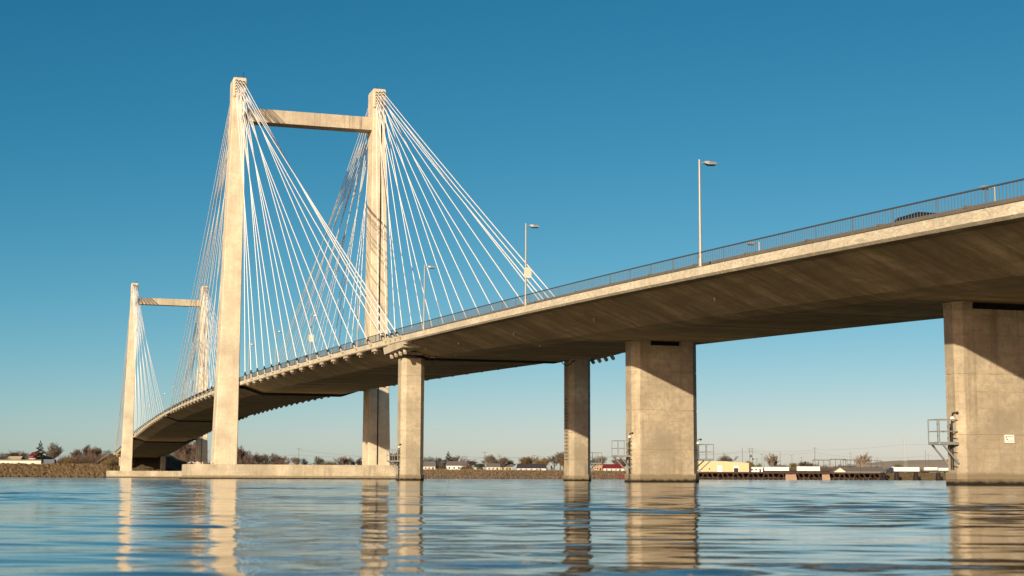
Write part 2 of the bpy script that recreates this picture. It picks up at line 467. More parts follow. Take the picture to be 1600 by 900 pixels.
for sg in (-1, 1):
    railing(deck, -116, 417, sg*(HW-.10), .24, 0)
    mb = MB()
    ss = np.arange(-118, 417.1, 8)
    for a, b in zip(ss[:-1], ss[1:]):
        ta = sg*9.4
        mb.loft([[(ta-.2, q, zt(q)), (ta+.2, q, zt(q)), (ta+.12, q, zt(q)+.62), (ta-.12, q, zt(q)+.62)] for q in (a, b-.03)])
    part('traffic_barrier', mb, M['barrier'], deck)
    mb = MB()
for s_ in (30, 110, 190, 260):
    pass
mb = MB()
ss = np.arange(-118, 417.1, 8)
for a, b in zip(ss[:-1], ss[1:]):
    mb.add([(-9.0, a, zt(a)+.02), (9.0, a, zt(a)+.02), (9.0, b, zt(b)+.02), (-9.0, b, zt(b)+.02)], [(0, 1, 2, 3)])
part('roadway', mb, M['asphalt'], deck)

# ---- approach deck
appr = thing('approach_deck', W(-118, 0, 0), 'nearest concrete box girder deck with pale stained edge over the water on the right', 'bridge deck', rz=THETA)
oa = (0, -118, 0)
e2 = [-118.3-9.6*k for k in range(24)]
for a, b in zip(e2[1:], e2[:-1]): build_segment(appr, a, b, section_appr, oa, 0)
appr_rail_parent = appr
s_lo = e2[-1]
def appr_part(name, mb, mat, **k): return part(name, mb, mat, appr, off=oa, **k)
# near railing: 300 balusters that show largest, the rest as one mesh
def railing_appr(t, lo, hi, nparts):
    mb = MB(); hr = .80
    ss = list(np.arange(hi, lo, -3.2))
    for a, b in zip(ss[:-1], ss[1:]):
        mb.bar((t, a, zt(a)+hr), (t, b, zt(b)+hr), .07, .055)
        mb.bar((t, a, zt(a)+.05), (t, b, zt(b)+.05), .02, .02)
    r_ = appr_part('railing', mb, M['rail'])
    for a in ss:
        q = MB(); q.box(t-.014, t+.014, a-.014, a+.014, zt(a)-.02, zt(a)+hr)
        q.box(t-.035, t+.035, a-.035, a+.035, zt(a)+.002, zt(a)+.07)
        part('rail_post', q, M['baluster'], r_, off=oa)
    bal = MB(); bal.box(-.010, .010, -.0105, .0105, .10, hr-.02); bm_ = bal.mesh('baluster', M['baluster'])
    sv = np.arange(lo+.1, hi, .215); rest = MB(); c = 0
    for a in sv:
        if -223 < a and c < nparts:
            o = link('baluster', bm_, r_); o.location = (t, a-oa[1], zt(a)); c += 1
        else: rest.box(t-.012, t+.012, a-.014, a+.014, zt(a)+.10, zt(a)+hr-.02)
    part('balusters', rest, M['baluster'], r_, off=oa, kind='stuff')
railing_appr(-HW+.12, s_lo, -118.4, 300)
railing_appr(8.45, s_lo, -126.5, 0)
for tb in (-9.9, 7.2):
    mb = MB()
    ss = list(np.arange(-118.4, s_lo, -6.4))
    for k, (a, b) in enumerate(zip(ss[:-1], ss[1:])):
        mb.loft([[(tb-.2, q, zt(q)), (tb+.2, q, zt(q)), (tb+.12, q, zt(q)+.50), (tb-.12, q, zt(q)+.50)] for q in (b+.05, a)])
        mb.box(tb-.16, tb+.16, a-.28, a-.06, zt(a)+.44, zt(a)+.54)
    appr_part('traffic_barrier', mb, M['barrier'])
mb = MB(); ss = list(np.arange(-118.4, s_lo, -8))
for a, b in zip(ss[:-1], ss[1:]):
    mb.add([(-9.6, b, zt(b)+.02), (6.9, b, zt(b)+.02), (6.9, a, zt(a)+.02), (-9.6, a, zt(a)+.02)], [(0, 1, 2, 3)])
appr_part('roadway', mb, M['asphalt'])
# drain stubs and cable loops under the soffit
for s_, t_ in ((-124, -8.9), (-136, -8.9), (-152, -8.8), (-170, -8.8), (-189, -8.8), (-126, -6.4), (-150, -6.0)):
    z = zt(s_)-fasc_h(s_)
    k = min(1, max(0, (-118-s_)/42)); d = 1.15+.5*k
    zz = z-(d*.5 if t_ < -7 else d)
    mb = MB(); mb.tube((t_, s_, zz+.1), (t_, s_, zz-.11), .055, n=8)
    appr_part('drain_pipe', mb, M['bracket'])
mb = MB()
for lo_, wi in (((7.7, -121.0, 11.95), 1),):
    pts = [(6.0+.0, -120.8, 12.4), (6.05, -120.8, 12.0), (6.3, -120.8, 11.72), (6.65, -120.8, 11.6), (7.05, -120.8, 11.75), (7.3, -120.6, 12.05), (7.7, -120.3, 12.2)]
    mb.path(pts, .045)
appr_part('hanging_conduit', mb, M['darksteel'])
mb = MB(); mb.path([(-7.5, -119.8, 12.3), (-7.4, -119.8, 11.7), (-7.15, -119.8, 11.5), (-6.85, -119.8, 11.7), (-6.75, -119.8, 12.3)], .035)
appr_part('hanging_conduit', mb, M['darksteel'])
for q in (3.2, 4.4):
    mb = MB(); s_ = -134-q; z = zt(s_)-fasc_h(s_)
    mb.tube((7.3, s_, z+.02), (7.3, s_, z-.32), .16, n=10); appr_part('drain_pipe', mb, M['darksteel'])

# ------------------------------------------------------------------ towers
def tower(s0, label, far_=False):
    t = thing('bridge_tower', W(s0, 0, 2.45), label, 'tower', 'H-shaped concrete cable towers', rz=THETA)
    off = (0, s0, 2.45)
    for sg in (-1, 1):
        z0, z1 = 2.45, 66.5
        rings = []
        def ring(z, inset=0.):
            k = (z-z0)/(z1-z0)
            ti, to = 11.42+inset, 15.35+(13.75-15.35)*k-inset
            hs = 2.75+(2.0-2.75)*k-inset; c = .10
            pts = [(ti, -hs+c), (ti+c, -hs), (to-c, -hs), (to, -hs+c), (to, hs-c), (to-c, hs), (ti+c, hs), (ti, hs-c)]
            r_ = [(sg*a, s0+b_, z) for a, b_ in pts]
            return r_ if sg > 0 else r_[::-1]
        zs = [z0]; z = z0+5.2
        while z < z1-2:
            zs += [z-.02, z, z, z+.03]; z += 4.7
        zs.append(z1)
        k = 0
        rings = [ring(z0)]
        z = z0+5.2
        while z < z1-2:
            rings += [ring(z-.03), ring(z-.025, .02), ring(z+.025, .015), ring(z+.03)]; z += 4.7
        rings.append(ring(z1))
        mb = MB(); mb.loft(rings)
        leg = part('tower_leg', mb, M['tower'], t, off)
        # head with the cable sockets
        mb = MB()
        def hr(z, hs, ti, to, c=.14):
            pts = [(ti, -hs+c), (ti+c, -hs), (to-c, -hs), (to, -hs+c), (to, hs-c), (to-c, hs), (ti+c, hs), (ti, hs-c)]
            r_ = [(sg*a, s0+b_, z) for a, b_ in pts]
            return r_ if sg > 0 else r_[::-1]
        mb.loft([hr(66.5, 2.0, 11.42, 13.75), hr(66.75, 2.05, 11.40, 13.78), hr(67.0, 2.38, 11.38, 13.8), hr(70.2, 2.2, 11.38, 13.8), hr(70.45, 2.0, 11.5, 13.68)])
        head = part('tower_head', mb, M['tower'], t, off)
        for dr in (-1, 1):
            for k in range(18):
                a = Vector(top_anchor(k, s0, dr, sg)); mb = MB()
                mb.tube(a-Vector((0, dr*.05, 0)), a+Vector((0, dr*.19, 0)), .225, .20, 8); part('socket_ring', mb, M['fitting_gap_shade'], head, off); mb = MB()
                d = Vector((0, dr, -.9 if k < 9 else -.7)).normalized()
                mb.tube(a-d*.25, a+d*.40, .13, n=8); mb.tube(a+d*.40, a+d*.52, .10, n=8)
                part('cable_socket', mb, M['bracket'], head, off)
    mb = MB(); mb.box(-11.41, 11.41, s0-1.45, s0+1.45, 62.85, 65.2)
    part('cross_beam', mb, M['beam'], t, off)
    mb = MB(); mb.path([(12.95, s0-2.12, 66.4), (12.95, s0-2.86, 2.6)], .085, 6)
    # bow the conduit with the tapering face
    part('conduit', mb, M['fitting_gap_shade'], t, off)
    for top, bot, a, sg in cabs[s0]:
        d = (top-bot).normalized(); mb = MB(); L_ = (top-bot).length
        b0 = bot+d*1.2; t0 = top-d*.3; n = 6; pts = []
        for i in range(n+1):
            u = i/n; p = b0.lerp(t0, u); sag = L_*.0028*4*u*(1-u)*abs(d.y); pts.append(p-Vector((0, 0, sag)))
        rings = []
        x = d.cross(Vector((0, 0, 1))).normalized(); y = x.cross(d).normalized()
        for p in pts: rings.append([p+(x*math.cos(c)+y*math.sin(c))*.069 for c in [2*math.pi*i/8 for i in range(8)]])
        mb.loft(rings, cap=False)
        part('stay_cable', mb, M['cable'], t, off, smooth=True)
    return t
tw = tower(0, 'nearer and larger pale concrete cable tower, two tapered legs joined by a high cross beam')
mb = MB(); mb.tube((-11.9, -1.2, 70.3), (-11.9, -1.2, 71.5), .05, n=6); mb.box(-12.15, -11.5, -1.5, -.9, 70.35, 70.62); mb.ball((-11.9, -1.2, 71.5), .12)
part('beacon', mb, M['darksteel'], tw, (0, 0, 2.45))
mb = MB(); mb.tube((12.5, 0, 70.3), (12.5, 0, 71.9), .03, n=6); part('lightning_rod', mb, M['darksteel'], tw, (0, 0, 2.45))
tw2 = tower(299, 'smaller far pale concrete cable tower rising beside the left river bank')
mb = MB(); mb.tube((-11.9, 298, 70.3), (-11.9, 298, 71.3), .06, n=6); part('lightning_rod', mb, M['darksteel'], tw2, (0, 299, 2.45))

# ------------------------------------------------------------------ foundations
def foundation(s0, label):
    t = thing('tower_foundation', W(s0, 0, -1), label, 'foundation', 'concrete foundation slabs under the towers', rz=THETA)
    off = (0, s0, -1)
    x = -20.0; cuts = [-20.0]
    while x < 19.0:
        x = min(20.0, x+8.0); cuts.append(x)
    for a, b in zip(cuts[:-1], cuts[1:]):
        mb = MB(); g = .012
        mb.loft([[(a+g, s0-5.0, -1), (b-g, s0-5.0, -1), (b-g, s0+5, -1), (a+g, s0+5, -1)],
                 [(a+g, s0-5.0, 2.33), (b-g, s0-5.0, 2.33), (b-g, s0+5, 2.33), (a+g, s0+5, 2.33)],
                 [(a+g, s0-4.9, 2.45), (b-g, s0-4.9, 2.45), (b-g, s0+4.9, 2.45), (a+g, s0+4.9, 2.45)]])
        part('slab_block', mb, M['caisson'], t, off)
    mb = MB(); mb.box(-20.35, 20.35, s0-5.3, s0+5.3, -1, .30)
    part('footing', mb, M['caisson'], t, off)
    return t
foundation(0, 'long low concrete foundation slab in the water under the nearer tower')
foundation(299, 'long low concrete foundation slab under the far tower, at left by the bank')

# ------------------------------------------------------------------ piers
def pier_shaft(mb, tl, tr, sf, sb, c, z0, z1, lifts):
    def ring(z, i=0):
        a, b, f_, k = tl+i, tr-i, sf+i, sb-i
        return [(a, f_+c, z), (a+c, f_, z), (b-c, f_, z), (b, f_+c, z), (b, k-c, z), (b-c, k, z), (a+c, k, z), (a, k-c, z)]
    rings = [ring(z0)]
    for z in lifts: rings += [ring(z-.03), ring(z-.022, .03), ring(z+.022, .03), ring(z+.03)]
    rings.append(ring(z1)); mb.loft(rings)
def wall_pier(tl, tr, sf, sb, c, ztop, label, plinth=.62, notch=None):
    t = thing('bridge_pier', W((sf+sb)/2, (tl+tr)/2, -1), label, 'bridge pier', 'broad wall piers under the approach deck', rz=THETA)
    off = ((tl+tr)/2, (sf+sb)/2, -1)
    mb = MB(); pier_shaft(mb, tl, tr, sf, sb, c, -1, ztop-.34, [2.35, 5.2, 8.0])
    part('shaft', mb, M['pier'], t, off)
    wd = notch
    for a, b in ((tl, tl+wd), (tr-wd, tr)):
        mb = MB()
        r_ = lambda z, e=0: ([(a-e, sf+c, z), (a+c, sf-e, z), (b, sf-e, z), (b, sb+e, z), (a+c, sb+e, z), (a-e, sb-c, z)] if a == tl else
                             [(a, sf-e, z), (b-c, sf-e, z), (b+e, sf+c, z), (b+e, sb-c, z), (b-c, sb+e, z), (a, sb+e, z)])
        mb.loft([r_(ztop-.338), r_(ztop-.08)])
        part('bearing_shelf', mb, M['pier'], t, off)
        mb = MB(); mb.loft([r_(ztop-.078, .05), r_(ztop-.02, .05)]); part('bearing_plate', mb, M['bracket'], t, off)
    mb = MB(); mb.box(tl+wd, tr-wd, sf+.5, sb-.3, ztop-.337, ztop+.02); part('recess_shade_block', mb, M['fitting_gap_shade'], t, off)  # black block fills the slot, its shade put into the colour
    mb = MB(); pier_shaft(mb, tl-.09, tr+.09, sf-.09, sb+.09, c, -1, plinth, [.25]); part('plinth', mb, M['pier'], t, off)
    return t
PZ2 = zt(-163)-fasc_h(-163)-1.65
PZ3 = zt(-203.2)-fasc_h(-203.2)-1.65
pier2 = wall_pier(-3.13, 2.02, -163.0, -160.9, .48, PZ2, 'broad middle wall pier with a service platform on each side', notch=1.35)
pier3 = wall_pier(-3.02, 2.3, -203.3, -201.9, .33, PZ3, 'nearest wall pier at the right edge, with a white notice plate', notch=.9)

def column(tc, sc_, r, ztop, label, c=.34, group='slender columns at the ends of the cable-stayed deck', plinth=.60):
    t = thing('pier_column', W(sc_, tc, -1), label, 'bridge column', group, rz=THETA)
    off = (tc, sc_, -1)
    mb = MB(); pier_shaft(mb, tc-r, tc+r, sc_-r, sc_+r, c*1.3, -1, ztop, [2.2, 4.9, 7.6, 10.3])
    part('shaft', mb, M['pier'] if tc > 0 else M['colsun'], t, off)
    mb = MB(); mb.box(tc-.75, tc+.75, sc_-.7, sc_+.7, ztop, ztop+.10); part('bearing', mb, M['darksteel'], t, off)
    mb = MB(); pier_shaft(mb, tc-r-.07, tc+r+.07, sc_-r-.07, sc_+r+.07, c*1.3, -1, plinth, [.25]); part('plinth', mb, M['pier'], t, off)
    return t
M['colsun'] = concrete('sunlit_column_concrete', (.55, .465, .34), .8, .6, wet=True, blotch=.7, boards=.7)  # paler copy of the pier concrete, sunlight on the column put into colour
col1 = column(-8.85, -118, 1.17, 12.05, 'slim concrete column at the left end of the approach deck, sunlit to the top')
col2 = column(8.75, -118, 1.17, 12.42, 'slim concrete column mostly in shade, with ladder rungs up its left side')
column(8.8, 417, 1.2, zt(417)-fasc_h(417)-1.3, 'short far concrete column standing under the left end of the deck', plinth=3.2)
column(-8.8, 417, 1.2, zt(417)-fasc_h(417)-1.3, 'far concrete column hidden behind the left tower leg', plinth=3.2)
# ladder rungs on the side of the far column
for k in range(18):
    z = 2.2+k*.36
    mb = MB(); t_, s_ = 7.55, -118.2
    mb.path([(t_, s_-.22, z), (t_-.17, s_-.22, z), (t_-.17, s_+.22, z), (t_, s_+.22, z)], .022, 5)
    part('rung', mb, M['darksteel'], col2, (8.75, -118, -1))

# service platforms bolted to piers
def platform(parent, off, t0, t1, s0, s1, zf, side, post=1.07):
    """t0 = outer end, t1 = at the pier"""
    a, b = min(t0, t1), max(t0, t1)
    mb = MB()
    for k in range(9):
        y = s0+(s1-s0)*(k+.5)/9; mb.box(a, b, y-.03, y+.03, zf-.03, zf)
    part('grating', mb, M['steel'], parent, off)
    fr = MB()
    fr.box(a, b, s0-.05, s0, zf-.11, zf+.02); fr.box(a, b, s1, s1+.05, zf-.11, zf+.02)
    fr.box(t0-.03, t0+.03, s0, s1, zf-.11, zf+.02)
    part('frame', fr, M['steel'], parent, off)
    rl = MB()
    for h in (.52, post):
        for y in (s0, s1): rl.bar((a, y, zf+h), (b, y, zf+h), .045, .045)
        rl.bar((t0, s0, zf+h), (t0, s1, zf+h), .045, .045)
    for tt in (t0, (t0+t1)/2):
        for y in (s0, s1): rl.bar((tt, y, zf), (tt, y, zf+post), .04, .04)
    part('guard_rail', rl, M['steel'], parent, off)
    for y in (s0, s1):
        br = MB(); q = t1
        br.bar((t0+(t1-t0)*.18, y, zf-.10), (q, y, zf-.98), .07, .07); part('brace', br, M['steel'], parent, off)
def pipes(parent, off, t, s, z0, z1):
    mb = MB(); mb.tube((t, s, z0), (t, s, z1), .035, n=6); mb.tube((t, s+.16, z0), (t, s+.16, z1-.3), .025, n=6)
    part('pipe', mb, M['darksteel'], parent, off)
    for k in range(int((z1-z0)/.33)):
        z = z0+k*.33+.1; q = MB(); sg = 1 if t > (off[0]) else -1
        q.bar((t-sg*.1, s-.28, z), (t+sg*.02, s+.05, z+.06), .04, .03); part('pipe_clamp', q, M['darksteel'], parent, off)
    mb = MB(); mb.ball((t, s-.05, z1+.08), .12); part('lamp_globe', mb, M['white'], parent, off)
    mb = MB(); mb.path([(t, s, z1), (t, s-.05, z1+.25), (t-.02, s-.15, z1+.34), (t+.08, s-.25, z1+.35)], .03); mb.ball((t+.12, s-.28, z1+.33), .09)
    part('lamp_bracket', mb, M['darksteel'], parent, off)
op3 = (-.36, -202.6, -1); op2 = (-.555, -161.95, -1)
platform(pier3, op3, -4.02, -3.03, -203.1, -202.2, 2.0, -1)
pipes(pier3, op3, -3.10, -202.75, .75, 3.05)
platform(pier2, op2, -4.12, -3.14, -162.3, -161.1, 1.93, -1)
pipes(pier2, op2, -3.22, -162.3, .2, 3.2)
platform(pier2, op2, 3.3, 2.03, -162.6, -161.4, 1.72, 1)
pipes(pier2, op2, 2.08, -162.5, .9, 2.8)
o1 = (-8.85, -118, -1); o2_ = (8.75, -118, -1)
platform(col1, o1, -11.1, -10.03, -118.6, -117.6, 1.95, -1)
pipes(col1, o1, -10.12, -118.5, .2, 3.2)
platform(col2, o2_, 11.2, 9.93, -118.6, -117.6, 1.85, 1)
# notice plate on the nearest pier
no = thing('notice_plate', W(-203.32, -.375, 2.0), 'small white notice plate bolted to the face of the rightmost pier', 'sign', rz=THETA)
mb = MB(); mb.box(-.26, .26, -.03, 0, 0, .38); part('plate', mb, M['white'], no)
for x0, x1, z0, z1 in ((-.21, -.15, .25, .31), (-.17, -.10, .15, .20)):
    mb = MB(); mb.box(x0, x1, -.036, -.031, z0, z1); part('pictogram', mb, M['black'], no)
for x0, x1, z in ((-.11, .20, .285), (-.12, .21, .08)):
    mb = MB(); mb.box(x0, x1, -.035, -.031, z, z+.018); part('text_line', mb, M['black'], no)
mb = MB(); mb.tube((-7.4, -162.95, 0), (-7.4, -162.95, .01), .01)

# ------------------------------------------------------------------ street lamps on the deck
def street_lamp():
    r_ = thing('street_lamp', (0, 0, 0), 'x', 'street lamp', 'street lamps along the bridge')
    mb = MB(); mb.tube((0, 0, 0), (0, 0, 6.0), .085, .055, 10); part('pole', mb, M['lampsteel'], r_)
    mb = MB(); mb.box(-.16, .16, -.16, .16, 0, .05); mb.tube((0, 0, .05), (0, 0, .5), .11, n=10); part('base', mb, M['lampsteel'], r_)
    mb = MB(); mb.tube((0, 0, 5.83), (.34, 0, 5.86), .035, n=6); part('arm', mb, M['lampsteel'], r_)
    mb = MB(); mb.loft([[(.28, -.10, 5.80), (.28, .10, 5.80), (.28, .08, 5.92), (.28, -.08, 5.92)], [(.5, -.17, 5.74), (.5, .17, 5.74), (.5, .14, 5.93), (.5, -.14, 5.93)],
             [(.95, -.17, 5.76), (.95, .17, 5.76), (.95, .13, 5.90), (.95, -.13, 5.90)]])
    h = part('luminaire', mb, M['steel'], r_)
    mb = MB(); mb.loft([[(.5, -.13, 5.70), (.9, -.13, 5.72), (.9, .13, 5.72), (.5, .13, 5.70)], [(.5, -.15, 5.745), (.93, -.15, 5.757), (.93, .15, 5.757), (.5, .15, 5.745)]])
    part('lens', mb, M['darksteel'], h)
    return r_
lamp0 = street_lamp(); index_kids(lamp0)
NEARL = [('tallest street lamp in the picture, above the deck between the two wall piers', -192.4),
         ('street lamp with a board on its pole among the lowest right stay cables', -162.7),
         ('street lamp standing among the right-hand stay cables, just left of the boarded lamp', -132.7),
         ('street lamp in front of the right leg of the large tower', -102.7),
         ('street lamp with a board, seen between the legs of the large tower', -72.7),
         ('street lamp seen through the cables just left of the board-bearing lamp', -42.7),
         ('faint street lamp just right of the left leg of the large tower', -12.7)]
ORDN = ['first', 'second', 'third', 'fourth', 'fifth', 'sixth', 'seventh']
lamps = [(-192.4+30*k, None) for k in range(7)]+[(77.6+30*k, 'tiny distant street lamp, %s beyond the left leg of the large tower' % ORDN[k]) for k in range(6)]
for i, (s_, lab) in enumerate(lamps):
    z = zt(s_); lab = lab or NEARL[i][0]
    if i == 0: lamp0.location = tuple(W(s_, -11.18, z)); lamp0.rotation_euler = (0, 0, THETA); lamp0['label'] = lab; o = lamp0
    else: o = copy_thing(lamp0, W(s_, -11.18, z), THETA, lab)
    o.scale = (1, 1, .965 if i == 0 else 1.0)
for s_, lab in ((-191, 'lamp head and pole behind the railing near the right edge'), (-161, 'lamp head just above the railing right of the tall lamp')):
    copy_thing(lamp0, W(s_, 8.1, zt(s_)), THETA+math.pi, lab)
# boards on lamp poles
def board(s_, lab, wd, ht, z):
    b = thing('lamp_board', W(s_, -11.18, zt(s_)+z), lab, 'sign', rz=THETA)
    mb = MB(); mb.loft([[(x, y, q) for x, q in ((-wd+.1, 0), (wd-.1, 0), (wd, .12), (wd, ht-.12), (wd-.1, ht), (-wd+.1, ht), (-wd, ht-.12), (-wd, .12))] for y in (-.16, -.12)])
    part('panel', mb, M['offwhite'], b)
    mb = MB(); mb.box(-.12, .12, -.118, .11, ht*.3, ht*.36); mb.box(-.12, .12, -.118, .11, ht*.66, ht*.72); part('clamp', mb, M['darksteel'], b)
board(-162.7, 'pale board with cut corners on the lamp pole among the lowest stay cables', .27, .75, 2.0)
board(-72.7, 'white square board on the lamp pole seen between the legs of the large tower', .33, .95, 2.4)

# ------------------------------------------------------------------ car on the deck
def suv(loc, rz):
    c = thing('parked_car', loc, 'dark car on the deck, its black roof showing behind the railing', 'car', rz=rz)
    c.name = 'passing_car'
    mb = MB()
    prof = [(-2.2, .45), (-2.25, .85), (-2.1, 1.02), (-1.95, 1.05), (1.0, 1.02), (2.0, .92), (2.2, .75), (2.2, .4), (1.9, .32), (-2.0, .32)]
    mb.loft([[(x, y, z) for y, z in prof] for x in (-.9, .9)]); part('body', mb, M['carpaint'], c)
    mb = MB()
    r0 = [(-.86, -1.98, 1.03), (.86, -1.98, 1.03), (.86, 1.1, 1.03), (-.86, 1.1, 1.03)]
    r1 = [(-.70, -1.70, 1.52), (.70, -1.70, 1.52), (.70, .25, 1.52), (-.70, .25, 1.52)]
    mb.loft([r0, r1]); part('windows', mb, M['glass'], c)
    mb = MB()
    mb.loft([[(-.72, -1.75, 1.52), (.72, -1.75, 1.52), (.72, .3, 1.52), (-.72, .3, 1.52)], [(-.66, -1.6, 1.60), (.66, -1.6, 1.60), (.66, .1, 1.60), (-.66, .1, 1.60)], [(-.4, -1.1, 1.64), (.4, -1.1, 1.64), (.4, -.3, 1.64), (-.4, -.3, 1.64)]])
    part('roof', mb, M['carpaint'], c)
    for x in (-.86, .86):
        for y in (-1.45, 1.4):
            mb = MB(); mb.tube((x-.1, y, .34), (x+.1, y, .34), .34, n=16); wq = part('wheel', mb, M['tyre'], c)
            mb = MB(); mb.tube((x-.11, y, .34), (x+.11, y, .34), .2, n=12); part('rim', mb, M['steel'], wq)
    for x in (-.65, .65):
        mb = MB(); mb.box(x-.18, x+.18, 2.12, 2.215, .68, .80); part('headlight', mb, M['white'], c)
        mb = MB(); mb.box(x-.15, x+.15, -2.27, -2.2, .78, .95); part('tail_light', mb, M['red'], c)
suv(W(-203.4, -5.35, zt(-203.4)+.03), THETA)

# ------------------------------------------------------------------ water: one graded sheet with real ripples
ys = [1.2]
while ys[-1] < 170: ys.append(ys[-1]+max(.026, .0046*ys[-1]))
while ys[-1] < 1500: ys.append(ys[-1]*1.09)
ys = np.array([-40, -20, -10, -4, -1, .3]+ys+[3000, 9500])
us = np.concatenate([[-1.], np.linspace(-1, 1, 340), [1.]])
Y = np.repeat(ys[:, None], len(us), 1)
half = 6+.48*np.clip(Y, 0, 1500)
X = us[None, :]*half
X[:, 0] = -9500; X[:, -1] = 9500
Z = np.zeros_like(X)
dyl = np.maximum(.026, .0046*np.abs(Y)); dxl = 2*half/340
wr = np.random.default_rng(21)
for i in range(120):
    big = i < 9
    lam = wr.uniform(1.8, 4.2) if big else .12*(11.)**(wr.random()**1.05)
    ang = R(90)+wr.normal(0, R(15 if big else 24))             # crests mostly across the view
    k = 2*math.pi/lam; kx, ky = k*math.cos(ang), k*math.sin(ang)
    slope = .0026 if big else .0058
    amp = slope/k
    fade = np.clip(1.7-(4.5*dyl/lam), 0, 1)*np.clip(1.7-4.5*dxl*abs(math.cos(ang))/lam, 0, 1)
    ph = kx*X+ky*Y+wr.random()*6.28
    Z += amp*fade*(np.sin(ph)-.22*np.cos(2*ph))
# calmer and livelier patches
mod = .85+.50*np.sin(X*.31+Y*.17+1)*np.sin(Y*.23-X*.11+2)+.45*np.sin(X*.9+.6*np.sin(Y*.5))*np.sin(Y*.62+.4*X)
Z *= mod
Z *= np.clip((Y-.6)/1.2, 0, 1)*np.clip((170-Y)/60, 0, 1)
nx, ny = len(us), len(ys)
vs = np.stack([X.ravel(), Y.ravel(), Z.ravel()], 1)
ii = np.arange(nx*ny).reshape(ny, nx)
fs = np.stack([ii[:-1, :-1].ravel(), ii[:-1, 1:].ravel(), ii[1:, 1:].ravel(), ii[1:, :-1].ravel()], 1)
me = bpy.data.meshes.new('water'); me.vertices.add(len(vs)); me.vertices.foreach_set('co', vs.ravel().astype(np.float32))
me.loops.add(fs.size); me.loops.foreach_set('vertex_index', fs.ravel().astype(np.int32))
me.polygons.add(len(fs)); me.polygons.foreach_set('loop_start', np.arange(0, fs.size, 4, dtype=np.int32)); me.polygons.foreach_set('loop_total', np.full(len(fs), 4, dtype=np.int32))
me.polygons.foreach_set('use_smooth', [True]*len(fs)); me.update(calc_edges=True); me.validate()
m, n, b = mat_new('river_water'); L = n.links.new
b.inputs['Base Color'].default_value = (.045, .040, .028, 1); b.inputs['Roughness'].default_value = .045; b.inputs['IOR'].default_value = 1.333
b.inputs['Specular IOR Level'].default_value = .5
g = n.nodes.new('ShaderNodeNewGeometry')
mp = n.nodes.new('ShaderNodeMapping'); mp.inputs['Scale'].default_value = (.55, 1.5, 1); L(g.outputs['Position'], mp.inputs['Vector'])
n1 = n.nodes.new('ShaderNodeTexNoise'); n1.inputs['Scale'].default_value = 1.0; n1.inputs['Detail'].default_value = 4; n1.inputs['Roughness'].default_value = .55; L(mp.outputs[0], n1.inputs['Vector'])
ln_ = n.nodes.new('ShaderNodeVectorMath'); ln_.operation = 'LENGTH'; L(g.outputs['Position'], ln_.inputs[0])
mr = n.nodes.new('ShaderNodeMapRange'); mr.inputs['From Min'].default_value = 5; mr.inputs['From Max'].default_value = 40; mr.inputs['To Min'].default_value = .0; mr.inputs['To Max'].default_value = 1; L(ln_.outputs['Value'], mr.inputs['Value'])
bp = n.nodes.new('ShaderNodeBump'); bp.inputs['Distance'].default_value = .055; L(n1.outputs['Fac'], bp.inputs['Height']); L(mr.outputs[0], bp.inputs['Strength'])
mp2 = n.nodes.new('ShaderNodeMapping'); mp2.inputs['Scale'].default_value = (1.6, 4.2, 1); L(g.outputs['Position'], mp2.inputs['Vector'])
n2 = n.nodes.new('ShaderNodeTexNoise'); n2.inputs['Scale'].default_value = 1.0; n2.inputs['Detail'].default_value = 5; n2.inputs['Roughness'].default_value = .6; L(mp2.outputs[0], n2.inputs['Vector'])
n3 = n.nodes.new('ShaderNodeTexNoise'); n3.inputs['Scale'].default_value = .035; n3.inputs['Detail'].default_value = 3; L(g.outputs['Position'], n3.inputs['Vector'])
gust = n.nodes.new('ShaderNodeMapRange'); gust.inputs['From Min'].default_value = .40; gust.inputs['From Max'].default_value = .62; gust.inputs['To Min'].default_value = .25; gust.inputs['To Max'].default_value = 1; L(n3.outputs['Fac'], gust.inputs['Value'])
bp2 = n.nodes.new('ShaderNodeBump'); bp2.inputs['Distance'].default_value = .012; L(n2.outputs['Fac'], bp2.inputs['Height']); L(gust.outputs[0], bp2.inputs['Strength']); L(bp.outputs[0], bp2.inputs['Normal'])
L(bp2.outputs[0], b.inputs['Normal'])
me.materials.append(m)
tag(link('water', me), kind='structure')
#BACKGROUND
# ------------------------------------------------------------------ far bank
SH = [(-2200, 420, 5.2), (-900, 520, 5.2), (-400, 590, 5.2), (80, 640, 5.2), (165, 645, 5.2), (240, 655, 3.4), (310, 690, 4.0), (450, 760, 4.4), (750, 800, 4.4), (1000, 850, 4.4), (1090, 905, 4.6), (1500, 905, 4.4), (2100, 905, 4.4), (4200, 800, 4.4)]
def shore(px):
    for a, b in zip(SH[:-1], SH[1:]):
        if px <= b[0]:
            k = (px-a[0])/(b[0]-a[0]); return a[1]+(b[1]-a[1])*k, a[2]+(b[2]-a[2])*k
    return SH[-1][1:]
pxs = list(range(-2200, 4201, 20))
rows = []
nr = random.Random(3)
for off_, kz in ((-.6, -1.2), (0, 0), (2.5, .45), (6.5, 1.0), (9, 1.02), (60, 1.0), (400, 1.05), (1500, 1.1), (9000, 1.1)):
    r_ = []
    for px in pxs:
        Yf, h = shore(px); j = nr.uniform(-.5, .5)
        z = kz*h if kz > 0 else (kz if kz < 0 else -.05)
        if 0 < off_ < 8: z += nr.uniform(-.15, .15)
        r_.append((gx(px, Yf)*(1+off_/Yf if off_ < 3000 else 3.), Yf+off_+j*(.5 if off_ < 60 else 0), z))
    rows.append(r_)
mb = MB(); n_ = len(pxs)
mb.add([v for r_ in rows for v in r_], [(a*n_+i, a*n_+i+1, (a+1)*n_+i+1, (a+1)*n_+i) for a in range(len(rows)-1) for i in range(n_-1)])
tag(link('ground', mb.mesh('ground', M['dirt'])), kind='structure')
